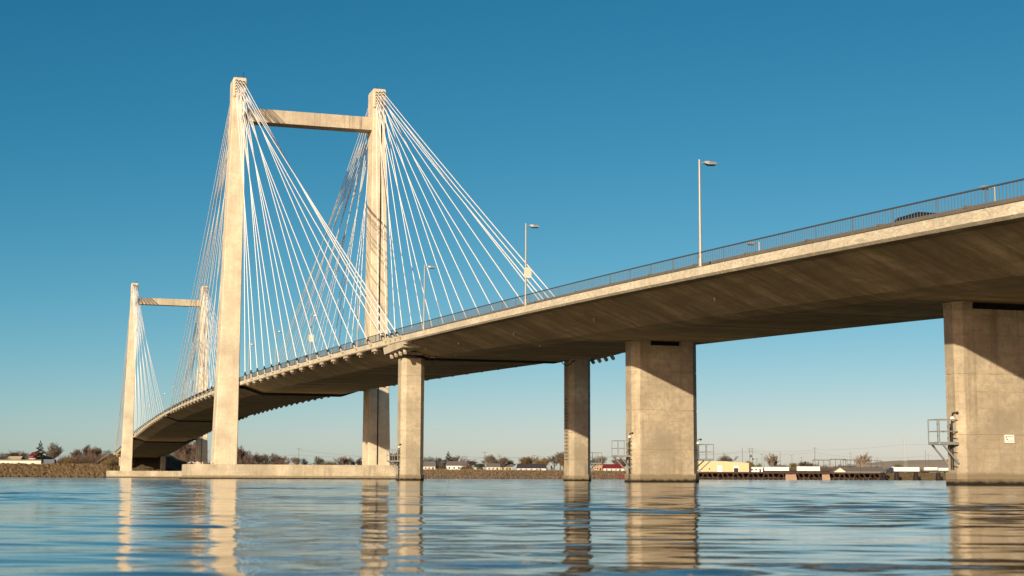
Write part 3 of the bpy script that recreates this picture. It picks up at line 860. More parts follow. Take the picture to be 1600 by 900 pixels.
# riverbed under everything and beneath the camera side
mb = MB(); mb.box(-9500, 9500, -60, 9500, -4.2, -4.0)
tag(link('riverbed', mb.mesh('riverbed', M['dirt'])), kind='structure')
# riprap
def riprap(name, p0, p1, n, smin, smax, z0=0., mat='rock'):
    mb = MB()
    for i in range(n):
        px = random.uniform(p0, p1); Yf, h = shore(px); k = random.random()
        off_ = k*6.8; z = h*(k*.98) if k > .02 else 0
        r_ = random.uniform(smin, smax)
        mb.ball((gx(px, Yf)*(1+off_/Yf), Yf+off_-.1, max(z, .05)+r_*.15), r_, (random.uniform(.8, 1.5), 1, random.uniform(.6, .95)), .28)
    return tag(link(name, mb.mesh(name, M[mat])), kind='stuff')
riprap('riprap', -120, 172, 2300, .4, 1.25)
riprap('riprap', 615, 1090, 3800, .25, .75, mat='rock2')
riprap('riprap', 172, 320, 500, .3, .7)
riprap('riprap', 1370, 1640, 900, .25, .6)
# embankment carrying the road off the bridge
mb = MB()
def er(s_, zt_, k=1.):
    g = 3.0; w_ = 13.5; sl = 1.5
    return [W(s_, -w_-(zt_-g)*sl, g), W(s_, -w_, zt_), W(s_, w_, zt_), W(s_, w_+(zt_-g)*sl, g)]
rr = [er(421, 4.0), er(432, 9.0), er(440, 10.6), er(520, 10.0), er(650, 8.0), er(760, 5.0)]
mb.add([v for r_ in rr for v in r_], [(a*4+i, a*4+i+1, (a+1)*4+i+1, (a+1)*4+i) for a in range(len(rr)-1) for i in range(3)])
tag(link('embankment', mb.mesh('embankment', M['dirt'])), kind='structure')
ab = thing('bridge_abutment', W(420, 0, 3), 'concrete abutment wall under the far left end of the bridge deck', 'abutment', rz=THETA)
za = zt(418)-fasc_h(418)-1.2
mb = MB(); mb.box(-11.5, 11.5, 438, 440, 5, 11.2); part('wall', mb, M['caisson'], ab, (0, 420, 3))
mb = MB()
for a, b in ((417.3, 428), (428, 439)):
    mb.loft([[(t_, q, zt(q)+d) for t_, d in section_main(q)] for q in (a, b-.02)])
part('end_span', mb, M['soffit'], ab, (0, 420, 3))
# hill on the right horizon
mb = MB(); hp = [(px_, max(2., 28*min(1, max(0, (px_-1180)/190))**.8+4*min(1, max(0, (px_-1350)/150))+1.2*math.sin(px_*.013)+.6*math.sin(px_*.05))) for px_ in range(1100, 3601, 25)]
vs = []
for px_, h in hp:
    for Yd, kz in ((2300, 0), (2500, .55), (2900, 1.0), (3800, 1.15), (5200, .2)): vs.append((gx(px_, Yd), Yd, 4+h*kz*Yd/2900))
m5 = len(hp); mb.add(vs, [(i*5+j, (i+1)*5+j, (i+1)*5+j+1, i*5+j+1) for i in range(m5-1) for j in range(4)])
mb.sm = True
tag(link('hills', mb.mesh('hills', M['hill'])), kind='structure')
mb = MB(); hp = [(px_, max(1., 9+5*math.sin(px_*.011)+2*math.sin(px_*.043))) for px_ in range(-2200, 1201, 25)]
vs = []
for px_, h in hp:
    for Yd, kz in ((3300, 0), (3700, .6), (4300, 1.0), (5200, .3)): vs.append((gx(px_, Yd), Yd, 4+h*kz))
mb.add(vs, [(i*4+j, (i+1)*4+j, (i+1)*4+j+1, i*4+j+1) for i in range(len(hp)-1) for j in range(3)]); mb.sm = True
tag(link('hills', mb.mesh('hills', M['hill'])), kind='structure')

# ------------------------------------------------------------------ vegetation meshes (unit: metres, height given)
def bare_tree_mesh(h, spread, mat, seed, twigs=4, depth=5, name='crown'):
    r = random.Random(seed); tr = MB(); cr_ = MB()
    def prism(mb, a, b, ra, rb):
        d = (b-a).normalized(); x = d.orthogonal().normalized(); y = d.cross(x)
        vs = [a+(x*math.cos(c)+y*math.sin(c))*ra for c in (0, 2.09, 4.19)]+[b+(x*math.cos(c)+y*math.sin(c))*rb for c in (0, 2.09, 4.19)]
        mb.add(vs, [(0, 1, 4, 3), (1, 2, 5, 4), (2, 0, 3, 5)])
    def grow(p, d, L_, ra, dep):
        q = p+d*L_; mid_ = p.lerp(q, .5)+Vector((r.uniform(-1, 1), r.uniform(-1, 1), 0))*L_*.06
        mb = tr if dep >= depth-0 else cr_
        prism(mb, p, mid_, ra, ra*.85); prism(mb, mid_, q, ra*.85, ra*.68)
        if dep == 0: return
        n = twigs+(1 if r.random() < .5 else 0)
        for i in range(n):
            ax = Vector((r.uniform(-1, 1), r.uniform(-1, 1), r.uniform(-.1, .5))).normalized()
            nd = (d*.8+ax*spread*r.uniform(.6, 1.35)+Vector((0, 0, .10))).normalized()
            if i == 0: nd = (d+ax*.25).normalized()
            st = p.lerp(q, r.uniform(.30 if dep < depth else .6, 1.0)) if i else q
            grow(st, nd, L_*r.uniform(.62, .82), max(.02, ra*.58), dep-1)
    grow(Vector((0, 0, -.3)), Vector((r.uniform(-.05, .05), r.uniform(-.05, .05), 1)).normalized(), h*.24, h*.026, depth)
    return tr.mesh('trunk', mat), cr_.mesh(name, mat)
def leaf_blob_mesh(h, rx, mat, seed, n=1600, kind='cone'):
    r = random.Random(seed); mb = MB()
    cl = [(Vector((r.gauss(0, .42), r.gauss(0, .42), r.uniform(.15, .95)))) for _ in range(26)]
    for i in range(n):
        if kind == 'cone':
            z = r.random()**1.35; rad = (1-z)**.8*rx*(.62+.38*math.sin(z*38+r.random()*.8))
            a = r.uniform(0, 6.283); q = rad*math.sqrt(r.uniform(.25, 1)); c = Vector((q*math.cos(a), q*math.sin(a), z*h+.04*h-.10*q)); dr = Vector((math.cos(a), math.sin(a), -.35)); s_ = .05*h*(1.2-z)
        else:
            k = r.choice(cl); c = Vector((k.x*rx+r.gauss(0, .22)*rx, k.y*rx+r.gauss(0, .22)*rx, max(.02, k.z+r.gauss(0, .08))*h*(1-.3*min(1, abs(k.x)))))
            dr = Vector((r.gauss(0, 1), r.gauss(0, 1), r.gauss(0, 1))); s_ = .035*h
        dr.normalize(); sd_ = dr.orthogonal().normalized()*s_*.45; sd_.rotate(Matrix.Rotation(r.uniform(0, 6.28), 3, dr))
        mb.add([c-dr*s_*.4-sd_, c-dr*s_*.4+sd_, c+dr*s_], [(0, 1, 2)])
    tr = MB(); tr.tube((0, 0, -.3), (0, 0, h*.75), h*.03, h*.006, 6, False)
    return tr.mesh('trunk', M['bark']), mb.mesh('crown', mat)
def brush_mesh(h, rx, mat, seed, n=900):
    r = random.Random(seed); mb = MB()
    for i in range(n):
        a = r.uniform(0, 6.28); q = math.sqrt(r.random())*rx; b0 = Vector((q*math.cos(a)*.7, q*math.sin(a)*.7, -.1))
        hh = h*(1-.65*(q/rx)**2)*r.uniform(.45, 1.05); tp = b0+Vector((math.cos(a)*q*.45+r.gauss(0, .25), math.sin(a)*q*.45+r.gauss(0, .25), hh))
        md = b0.lerp(tp, .5)+Vector((r.gauss(0, .15), r.gauss(0, .15), 0)); sd_ = Vector((r.gauss(0, 1), r.gauss(0, 1), 0)).normalized()*.055
        mb.add([b0-sd_, b0+sd_, md+sd_*.7, md-sd_*.7, tp], [(0, 1, 2, 3), (3, 2, 4)])
        for _ in range(2):
            st = md.lerp(tp, r.random()*.8); e = st+Vector((r.gauss(0, .35), r.gauss(0, .35), r.uniform(.2, .7))); mb.add([st-sd_*.5, st+sd_*.5, e], [(0, 1, 2)])
    st_ = MB(); st_.tube((0, 0, -.2), (0, 0, h*.3), .12, .05, 6, False)
    return st_.mesh('stem', mat), mb.mesh('twigs', mat)
TM = {
 'bare1': bare_tree_mesh(9, .75, M['bark'], 1), 'bare2': bare_tree_mesh(9, .9, M['bark'], 2), 'bare3': bare_tree_mesh(9, .65, M['bark_red'], 3, 4),
 'bare4': bare_tree_mesh(9, .8, M['bark_pale'], 4), 'willow': bare_tree_mesh(9, .8, M['willow'], 5, 4), 'poplar': bare_tree_mesh(9, .38, M['bark_pale'], 6, 3),
 'con': leaf_blob_mesh(9, 2.3, M['leafdark'], 7), 'ever': leaf_blob_mesh(6, 3.0, M['leafgreen'], 8, 2200, 'blob'), 'dark': leaf_blob_mesh(6, 3.0, M['leafdark'], 9, 2200, 'blob'),
 'brush': brush_mesh(5, 3.2, M['bark_red'], 10), 'brush2': brush_mesh(5, 3.2, M['bark'], 11), 'brush3': brush_mesh(5, 3.2, M['willow'], 12)}
TH = {'bare1': 9, 'bare2': 9, 'bare3': 9, 'bare4': 9, 'willow': 9, 'poplar': 9, 'con': 9, 'ever': 6, 'dark': 6, 'brush': 5, 'brush2': 5, 'brush3': 5}
KN = {'bare1': ('bare_tree', 'grey-brown leafless tree'), 'bare2': ('bare_tree', 'wide grey leafless tree'), 'bare3': ('bare_tree', 'reddish-brown leafless tree'), 'bare4': ('bare_tree', 'pale leafless tree'),
      'willow': ('willow_tree', 'ochre-twigged leafless willow'), 'poplar': ('poplar_tree', 'slim upright leafless poplar'), 'con': ('conifer_tree', 'dark pointed conifer'),
      'ever': ('evergreen_tree', 'olive-green bushy evergreen'), 'dark': ('evergreen_tree', 'dark bushy evergreen'), 'brush': ('shrub', 'reddish bare shrub'), 'brush2': ('shrub', 'grey-brown bare shrub'), 'brush3': ('shrub', 'ochre bare shrub')}
# measured height of each crown so that a tree reaches the height asked for
MH = {}
for k_, (a, b) in TM.items():
    MH[k_] = max(v.co.z for v in b.vertices)
def zone(px):
    for lim, t_ in ((60, 'behind the grey flat-roofed shed at far left'), (100, 'behind the blue container on the left bank'), (190, 'on the left bank before the far tower'), (330, 'beneath the bridge deck beside the far tower'),
                    (565, 'beyond the foundation slab between the two big legs'), (625, 'in the gap left of the leftmost column'), (720, 'on the far bank just right of the leftmost column'), (800, 'on the far bank left of mid-span gap centre'), (885, 'on the far bank left of the second column'),
                    (980, 'between the second column and the middle pier'), (1180, 'behind the tan warehouse'), (1290, 'behind the white trailers'), (1700, 'behind the dock at the right')):
        if px <= lim: return t_
seen = {}
ORD = ['', 'second ', 'third ', 'fourth ', 'fifth ', 'sixth ', 'seventh ', 'eighth ', 'ninth ', 'tenth ', 'eleventh ', 'twelfth ']
def tree(kind, px, ytop, Y, wk=1., lab=None):
    """top of the crown at pixel row ytop when seen from the bank; stands on the ground at distance Y"""
    Yf, h = shore(px); base = h*(1.0 if Y-Yf < 300 else 1.05)
    H = P(px, ytop, Y)[2]-base
    nm, desc = KN[kind]
    if lab is None:
        key = (kind, zone(px)); c = seen.get(key, 0); seen[key] = c+1
        lab = ORD[min(c, 11)]+desc+(' from left ' if c else ' ')+zone(px)
        if c == 0: lab = desc+' '+zone(px)
    cat = 'shrub' if nm == 'shrub' else 'tree'
    t_ = thing(nm, (gx(px, Y), Y, base), lab, cat, {'shrub': 'bare shrubs along the far bank'}.get(nm, 'trees along the far bank'), random.uniform(0, 6.28))
    k = H/MH[kind]; t_.scale = (k*wk, k*wk, k)
    link('stem' if nm == 'shrub' else 'trunk', TM[kind][0], t_); link('twigs' if nm == 'shrub' else 'crown', TM[kind][1], t_)
    return t_
T = [  # kind, px, row of the top, distance, width factor
 ('brush2', -8, 703, 690, 1.6), ('dark', 3, 706, 700, 1.), ('bare3', 22, 702, 720, 1.5), ('bare3', 34, 703, 735, 1.3), ('bare2', 14, 704, 740, 1.4), ('con', 61, 688, 700, 1.7), ('bare1', 82, 690, 690, 1.1), ('bare2', 76, 695, 715, 1.0),
 ('brush', 99, 710, 670, 1.2), ('brush2', 108, 706, 675, 1.4), ('bare3', 118, 700, 690, 1.0), ('brush', 122, 706, 672, 1.5), ('bare1', 131, 693, 700, .9), ('brush2', 134, 704, 675, 1.4), ('bare3', 141, 695, 695, 1.), ('brush', 147, 705, 672, 1.5), ('bare4', 152, 697, 700, .9), ('brush', 160, 702, 690, 1.3), ('dark', 168, 701, 690, .8), ('brush3', 106, 714, 668, 1.2), ('brush3', 165, 716, 655, 1.3), ('brush', 172, 712, 664, 1.0), ('brush2', 176, 706, 676, 1.1), ('brush3', 181, 710, 672, .9), ('dark', 178, 702, 690, .6), ('brush3', 168, 719, 652, 1.2), ('brush', 284, 711, 690, 1.6), ('brush3', 274, 713, 688, 1.6), ('brush3', 291, 715, 700, 1.6), ('brush2', 264, 709, 680, 1.5), ('brush3', 281, 717, 684, 1.4), ('dark', 155, 712, 672, .7),
 ('bare3', 276, 690, 800, 1.2), ('bare3', 287, 686, 790, 1.2), ('bare3', 297, 683, 800, 1.2), ('bare3', 306, 686, 790, 1.1), ('brush', 283, 700, 780, 1.6), ('brush', 296, 702, 780, 1.6), ('bare3', 374, 694, 800, 1.2), ('brush', 380, 706, 800, 1.4), ('bare1', 386, 704, 840, 1.),
 ('bare2', 403, 704, 850, 1.2), ('dark', 392, 713, 850, .9), ('bare3', 409, 706, 850, 1.), ('ever', 416, 708, 850, .7), ('bare1', 428, 707, 860, 1.3), ('brush', 434, 713, 850, 1.5), ('bare3', 441, 710, 860, 1.3), ('dark', 476, 714, 870, 1.0), ('bare4', 463, 713, 900, 1.3), ('bare1', 497, 712, 880, 1.3), ('brush2', 509, 716, 870, 1.6), ('brush2', 519, 717, 870, 1.4),
 ('bare3', 536, 711, 870, 1.5), ('bare3', 543, 712, 880, 1.3), ('bare1', 559, 714, 880, 1.2), ('bare4', 610, 706, 900, 1.2), ('bare1', 616, 704, 900, 1.),
 ('ever', 664, 712, 870, .8), ('ever', 672, 711, 870, .9), ('dark', 679, 713, 870, .8), ('brush2', 684, 719, 850, 1.3), ('con', 700, 705, 860, 2.0), ('bare3', 711, 709, 900, 1.4), ('bare1', 689, 714, 890, 1.3), ('brush', 729, 721, 850, 1.2),
 ('bare3', 724, 718, 900, 1.4), ('bare3', 735, 716, 910, 1.5), ('ever', 748, 722, 850, .7), ('dark', 752, 722, 850, .6), ('bare4', 764, 709, 910, 1.3), ('bare1', 769, 712, 900, 1.2), ('bare4', 785, 713, 900, 1.2), ('bare3', 779, 718, 900, 1.4), ('bare4', 797, 717, 910, 1.3),
 ('willow', 815, 714, 900, 1.5), ('willow', 826, 712, 890, 1.5), ('bare1', 821, 713, 930, 1.3), ('willow', 838, 717, 880, 1.6), ('willow', 848, 718, 880, 1.6), ('bare4', 853, 714, 930, 1.3), ('brush3', 843, 723, 870, 1.6), ('bare2', 866, 706, 910, 1.2), ('bare4', 876, 704, 900, 1.2), ('willow', 880, 716, 880, 1.3), ('dark', 862, 726, 860, .6),
 ('bare1', 930, 713, 930, 1.2), ('bare4', 938, 711, 930, 1.2), ('bare3', 966, 712, 930, 1.3), ('bare1', 972, 715, 930, 1.2),
 ('bare2', 1138, 706, 960, 1.3), ('brush2', 1100, 719, 1010, 1.3), ('willow', 1168, 719, 1050, 1.4), ('bare1', 1176, 722, 1060, 1.4), ('ever', 1187, 722, 1040, .8), ('poplar', 1207, 706, 1100, 1.7), ('poplar', 1212, 707, 1110, 1.5), ('brush', 1213, 722, 1060, 1.6), ('bare3', 1222, 724, 1080, 1.8),
 ('ever', 1238, 722, 1080, 1.0), ('willow', 1243, 722, 1080, 1.2), ('bare3', 1255, 719, 1150, 1.7), ('bare1', 1262, 720, 1150, 1.6), ('poplar', 1349, 705, 1250, 1.8), ('poplar', 1343, 710, 1260, 1.6), ('ever', 1290, 724, 1150, 1.1), ('dark', 1316, 724, 1180, 1.0), ('ever', 1404, 723, 1350, 1.2), ('dark', 1330, 723, 1300, 1.0), ('bare3', 1272, 722, 1170, 1.5),
 ('brush', 1186, 727, 980, 1.5), ('brush2', 1200, 726, 1000, 1.7), ('brush', 1226, 726, 1000, 1.6), ('brush2', 1236, 728, 960, 1.2), ('brush3', 1241, 727, 965, 1.2), ('brush', 1250, 725, 1010, 1.7), ('brush2', 1264, 725, 1010, 1.8), ('brush', 1277, 726, 1000, 1.6), ('brush2', 1288, 728, 975, 1.4), ('brush', 1297, 728, 985, 1.3), ('brush2', 1308, 724, 1080, 1.7), ('dark', 1284, 727, 1010, .8), ('brush', 1326, 725, 1090, 1.8), ('brush2', 1340, 726, 1100, 1.8), ('brush', 1356, 726, 1100, 1.7), ('dark', 1372, 727, 1080, .8), ('brush2', 1390, 728, 1060, 1.6), ('brush', 1441, 731, 960, 1.2), ('brush3', 1420, 728, 1100, 1.6)]
for a in sorted(T, key=lambda q: q[1]): tree(a[0], a[1], a[2], a[3], a[4])
# dry reeds and brush along the crest of the bank: nobody could count them
mb = MB(); r9 = random.Random(12)
for i in range(9000):
    px = r9.uniform(620, 1085) if i > 3500 else r9.uniform(-60, 185)
    Yf, h = shore(px); o_ = r9.uniform(6.0, 18)
    x0, y0 = gx(px, Yf)*(1+o_/Yf), Yf+o_; hh = r9.uniform(.2, .9)*(1.4 if px > 600 else 1.)
    mb.add([(x0-.05, y0, h-.1), (x0+.05, y0, h-.1), (x0+r9.uniform(-.3, .3), y0, h+hh)], [(0, 1, 2)])
tag(link('dry_grass', mb.mesh('dry_grass', M['willow'])), kind='stuff')
mb = MB()
for i in range(5000):
    s_ = r9.uniform(424, 560); sd_ = -1; q = r9.random(); z0 = 3+7*(1-q)
    p = W(s_, sd_*(13.5+q*7*1.5), 3+(10.3-3)*(1-q)); hh = r9.uniform(.3, 1.2)
    mb.add([(p[0]-.07, p[1], p[2]-.1), (p[0]+.07, p[1], p[2]-.1), (p[0]+r9.uniform(-.4, .4), p[1], p[2]+hh)], [(0, 1, 2)])
tag(link('embankment_grass', mb.mesh('embankment_grass', M['bark'])), kind='stuff')

# ------------------------------------------------------------------ buildings
def house(name, px0, px1, ybase, Y, dep, wall_h, roof_h, wall, roof, label, cat='house', nwin=3, gable_front=False, door=True, chimney=False, rz=0):
    x0, x1 = gx(px0, Y), gx(px1, Y); w_ = x1-x0; Yf, h = shore((px0+px1)/2)
    t_ = thing(name, ((x0+x1)/2, Y, h-.05), label, cat, 'buildings along the far bank', rz)
    hw = w_/2
    mb = MB(); mb.box(-hw, hw, 0, dep, 0, wall_h)
    if gable_front: mb.loft([[(-hw, .0, wall_h), (hw, .0, wall_h), (0, .0, wall_h+roof_h)], [(-hw, dep, wall_h), (hw, dep, wall_h), (0, dep, wall_h+roof_h)]])
    part('wall', mb, M[wall], t_)
    mb = MB(); e = .45
    if roof_h > .6:
        if gable_front:
            for sg in (-1, 1):
                mb.loft([[(0, -e, wall_h+roof_h+.06), (sg*(hw+e), -e, wall_h-e*roof_h/hw+.06), (sg*(hw+e), dep+e, wall_h-e*roof_h/hw+.06), (0, dep+e, wall_h+roof_h+.06)],
                         [(0, -e, wall_h+roof_h+.26), (sg*(hw+e), -e, wall_h-e*roof_h/hw+.22), (sg*(hw+e), dep+e, wall_h-e*roof_h/hw+.22), (0, dep+e, wall_h+roof_h+.26)]])
        else:
            for y0, y1 in ((-e, dep/2), (dep+e, dep/2)):
                mb.loft([[(-hw-e, y0, wall_h+.02-.1), (hw+e, y0, wall_h-.08), (hw+e-.6, y1, wall_h+roof_h), (-hw-e+.6, y1, wall_h+roof_h)],
                         [(-hw-e, y0, wall_h+.14), (hw+e, y0, wall_h+.14), (hw+e-.6, y1, wall_h+roof_h+.2), (-hw-e+.6, y1, wall_h+roof_h+.2)]])
    else: mb.box(-hw-.2, hw+.2, -.2, dep+.2, wall_h+.003, wall_h+roof_h)
    rf = part('roof', mb, M[roof], t_)
    if chimney:
        mb = MB(); mb.box(hw*.3, hw*.3+.7, dep*.4, dep*.4+.7, wall_h+roof_h*.5, wall_h+roof_h+.9); part('chimney', mb, M['brick'], rf)
    for i in range(nwin):
        xc = -hw+w_*(i+.7)/(nwin+.4+(1 if door else 0))
        mb = MB(); mb.box(xc-.62, xc+.62, -.06, .02, wall_h*.38, wall_h*.80); fr = part('window', mb, M['white'], t_)
        mb = MB(); mb.box(xc-.5, xc+.5, -.075, -.061, wall_h*.42, wall_h*.76); part('pane', mb, M['glass'], fr)
    if door:
        xc = hw*.62; mb = MB(); mb.box(xc-.5, xc+.5, -.06, .02, .02, min(2.1, wall_h*.8)); part('door', mb, M['darkroof'], t_)
    return t_
house('house', 697, 729, 735, 850, 9, 2.9, 2.3, 'white', 'greyroof', 'white house with a wide grey roof beside the dark pointed conifer', nwin=3, chimney=True)
house('house', 661, 680, 736, 845, 8, 2.4, 2.6, 'offwhite', 'greyroof', 'pale low house just right of the leftmost column', nwin=2)
house('house', 741, 757, 736, 870, 7, 2.3, 1.6, 'offwhite', 'darkroof', 'small beige house half hidden by evergreen shrubs', nwin=1)
house('house', 760, 781, 736, 850, 8, 2.2, 1.9, 'offwhite', 'greyroof', 'low cream house below the tall pale bare trees', nwin=2)
house('house', 783, 800, 735, 900, 8, 2.6, 1.9, 'tan', 'greyroof', 'tan low house right of the cream house', nwin=2)
house('house', 808, 853, 736, 845, 9, 1.6, 2.4, 'white', 'darkroof', 'long low house with a dark purplish roof under the ochre willows', nwin=4)
house('house', 927, 941, 735, 880, 9, 3.2, .7, 'orange', 'tan', 'orange flat-topped building seen between the second column and middle pier', nwin=2)
house('house', 943, 975, 735, 880, 9, 1.9, 2.3, 'white', 'red', 'low white building with a bright red roof left of the middle pier', nwin=3)
house('house', 44, 58, 715, 700, 8, 4.2, 2.0, 'brick', 'red', 'reddish brick house beside the pointed conifer at far left', nwin=2, chimney=True)
house('house', 60, 74, 715, 705, 8, 2.9, 1.6, 'orange', 'greyroof', 'small orange house right of the reddish brick house', nwin=1)
house('house', 8, 30, 715, 710, 8, 2.9, 1.5, 'offwhite', 'tan', 'cream house behind the long flat-roofed shed at far left', nwin=2)
house('shed', -60, 63, 725, 662, 9, 2.05, .45, 'offwhite', 'greyroof', 'long low pale shed with a flat roof above the riprap at far left', 'shed', nwin=0, door=False)
house('house', 396, 412, 723, 880, 8, 2.6, 1.6, 'offwhite', 'greyroof', 'low pale house beyond the foundation slab between the big legs', nwin=1)
# blue shipping container on the left bank
x0 = gx(67, 655); x1 = gx(84, 655)
ct = thing('shipping_container', ((x0+x1)/2, 655, 5.2), 'dark blue shipping container at the right end of the pale shed', 'container')
mb = MB(); hw = (x1-x0)/2; mb.box(-hw, hw, 0, 2.4, 0, 2.5)
for i in range(16): xx = -hw+.15+i*(2*hw-.3)/15; mb.box(xx-.05, xx+.05, -.05, -.001, .12, 2.4)
part('body', mb, M['bluec'], ct); mb = MB(); mb.box(-hw+.02, -hw+.14, -.10, -.06, 0, 2.5); mb.box(hw-.14, hw-.02, -.10, -.06, 0, 2.5); part('corner_post', mb, M['bluec'], ct)
# tan warehouse on the right
Yw = 935; x0, x1 = gx(1060, Yw), gx(1170.5, Yw)
wh = thing('warehouse', ((x0+x1)/2, Yw, 4.5), 'long tan metal warehouse with a white roller door, right of the middle pier', 'warehouse', 'buildings along the far bank')
hw = (x1-x0)/2; HWh = 5.5
mb = MB(); mb.box(-hw, hw, 0, 26, 0, HWh)
mb.loft([[(-hw, 0, HWh), (hw, 0, HWh), (hw*.35, 0, HWh+.95), (-hw*.6, 0, HWh+1.1)], [(-hw, 26, HWh), (hw, 26, HWh), (hw*.35, 26, HWh+.95), (-hw*.6, 26, HWh+1.1)]])
part('wall', mb, M['tan'], wh)
mb = MB(); mb.loft([[(-hw-.2, q, HWh+.02), (-hw*.6, q, HWh+1.12), (hw*.35, q, HWh+.97), (hw+.2, q, HWh+.02), (hw+.2, q, HWh+.22), (hw*.35, q, HWh+1.2), (-hw*.6, q, HWh+1.35), (-hw-.2, q, HWh+.22)] for q in (-.2, 26.2)])
part('roof', mb, M['offwhite'], wh)
for i in range(24):
    xx = -hw+.9+i*(2*hw-1.6)/23; mb = MB(); mb.box(xx-.04, xx+.04, -.04, -.001, 0, HWh-.02)
    if i % 2: part('cladding_rib', mb, M['tan'], wh)
def at(px): return gx(px, Yw)-(x0+x1)/2
for a, b, zt_, mt in ((1121, 1128.5, 4.1, 'white'), (1146, 1154.5, 3.9, 'white')):
    mb = MB(); mb.box(at(a), at(b), -.14, -.05, 0, zt_); dd = part('roller_door', mb, M[mt], wh)
    if a > 1140:
        mb = MB(); mb.box(at(a)+.3, at(b)-.3, -.17, -.141, 0, 2.6); part('opening', mb, M['black'], dd)
for a in (1097, 1108.7):
    mb = MB(); mb.box(at(a)-.6, at(a)+.6, -.1, -.05, 1.5, 2.6); q = part('window', mb, M['white'], wh); mb = MB(); mb.box(at(a)-.5, at(a)+.5, -.12, -.101, 1.6, 2.5); part('pane', mb, M['glass'], q)
# white low store behind
house('store_building', 1171, 1192, 738, 940, 10, 2.9, .5, 'white', 'offwhite', 'low white flat-roofed store against the right end of the warehouse', 'building', nwin=2, door=True)
house('store_building', 1318, 1384, 738, 990, 16, 1.0, 2.9, 'offwhite', 'greyroof', 'long grey-roofed store behind the dock, left of the blue truck', 'building', nwin=0, door=False)
house('store_building', 1303, 1322, 738, 950, 6, .7, 2.6, 'offwhite', 'greyroof', 'pale gabled hut at the left end of the grey-roofed store', 'building', nwin=0, gable_front=True, door=False)
# trailers and trucks
def wheels(t_, xs_, y, r=.5):
    for x in xs_:
        for yy in (y, y+2.1):
            mb = MB(); mb.tube((x, yy-.13, r), (x, yy+.13, r), r, n=12); w_ = part('wheel', mb, M['tyre'], t_)
def trailer(px0, px1, Y, label, h=3.0, cab=None, mat='white'):
    xa, xb = gx(px0, Y), gx(px1, Y); hw = (xb-xa)/2
    _, gh = shore((px0+px1)/2)
    t_ = thing('trailer' if not cab else 'lorry', ((xa+xb)/2, Y, gh), label, 'trailer' if not cab else 'lorry')
    mb = MB(); mb.box(-hw, hw, 0, 2.5, .95, .95+h-.6)
    for i in range(14): xx = -hw+.3+i*(2*hw-.6)/13; mb.box(xx-.03, xx+.03, -.03, -.001, 1.0, .9+h-.62)
    part('box', mb, M[mat], t_); mb = MB(); mb.box(-hw, hw, .3, 2.2, .65, .945); part('chassis', mb, M['darksteel'], t_)
    wheels(t_, (hw-1.2, hw-2.4, -hw+2.6), .2)
    if cab:
        c0 = -hw-.4
        mb = MB(); prof = [(c0, .6), (c0, 3.2), (c0-1.2, 3.25), (c0-2.0, 2.6), (c0-2.2, 1.9), (c0-4.0, 1.75), (c0-4.2, .6)]
        mb.loft([[(x, y, z) for x, z in prof] for y in (.05, 2.45)]); part('cab', mb, M['bluec'], t_)
        mb = MB(); mb.loft([[(x, y, z) for x, z in ((c0-.3, 2.95), (c0-1.15, 2.95), (c0-1.8, 2.5), (c0-1.95, 1.95), (c0-.3, 1.95))] for y in (.0, .04)]); part('window', mb, M['glass'], t_)
        mb = MB(); mb.loft([[(x, y, z) for x, z in ((c0+.35, 3.22), (c0+.35, 3.75), (c0-1.0, 3.35), (c0-1.1, 3.26))] for y in (.3, 2.2)]); part('wind_deflector', mb, M['white'], t_)
        wheels(t_, (c0-3.2, c0-.6), .2); mb = MB(); mb.box(c0-4.25, c0-4.2, .2, .6, .8, 1.1); part('headlight', mb, M['white'], t_)
    return t_
trailer(1195, 1233, 925, 'long white box trailer parked nearest the warehouse store', 2.9)
trailer(1246, 1281.5, 920, 'shorter white box trailer standing alone on the middle of the dock', 3.2)
trailer(1397, 1437, 918, 'lorry with a dark blue cab and white trailer at the right end of the dock', 3.1, cab=True)
tk = thing('tanker_lorry', (gx(1464, 930), 930, 4.4), 'white tanker lorry just left of the rightmost pier', 'lorry')
xa, xb = gx(1445, 930)-gx(1464, 930), gx(1484, 930)-gx(1464, 930)
mb = MB(); mb.tube((xa, 1.2, 2.5), (xa+8.0, 1.2, 2.7), 1.15, n=14); part('tank', mb, M['white'], tk)
mb = MB(); mb.tube((xa+8.8, 1.2, 2.3), (xb, 1.2, 2.3), 1.05, n=14); part('tank', mb, M['white'], tk)
mb = MB(); mb.box(xa, xb, .3, 2.1, .7, 1.2); part('chassis', mb, M['darksteel'], tk); wheels(tk, (xa+1, xa+2.3, xb-1, xb-2.2), .2)
mb = MB(); mb.box(xa+3.4, xa+7.6, .6, 1.8, 3.75, 4.1); part('walkway', mb, M['rust'], tk)
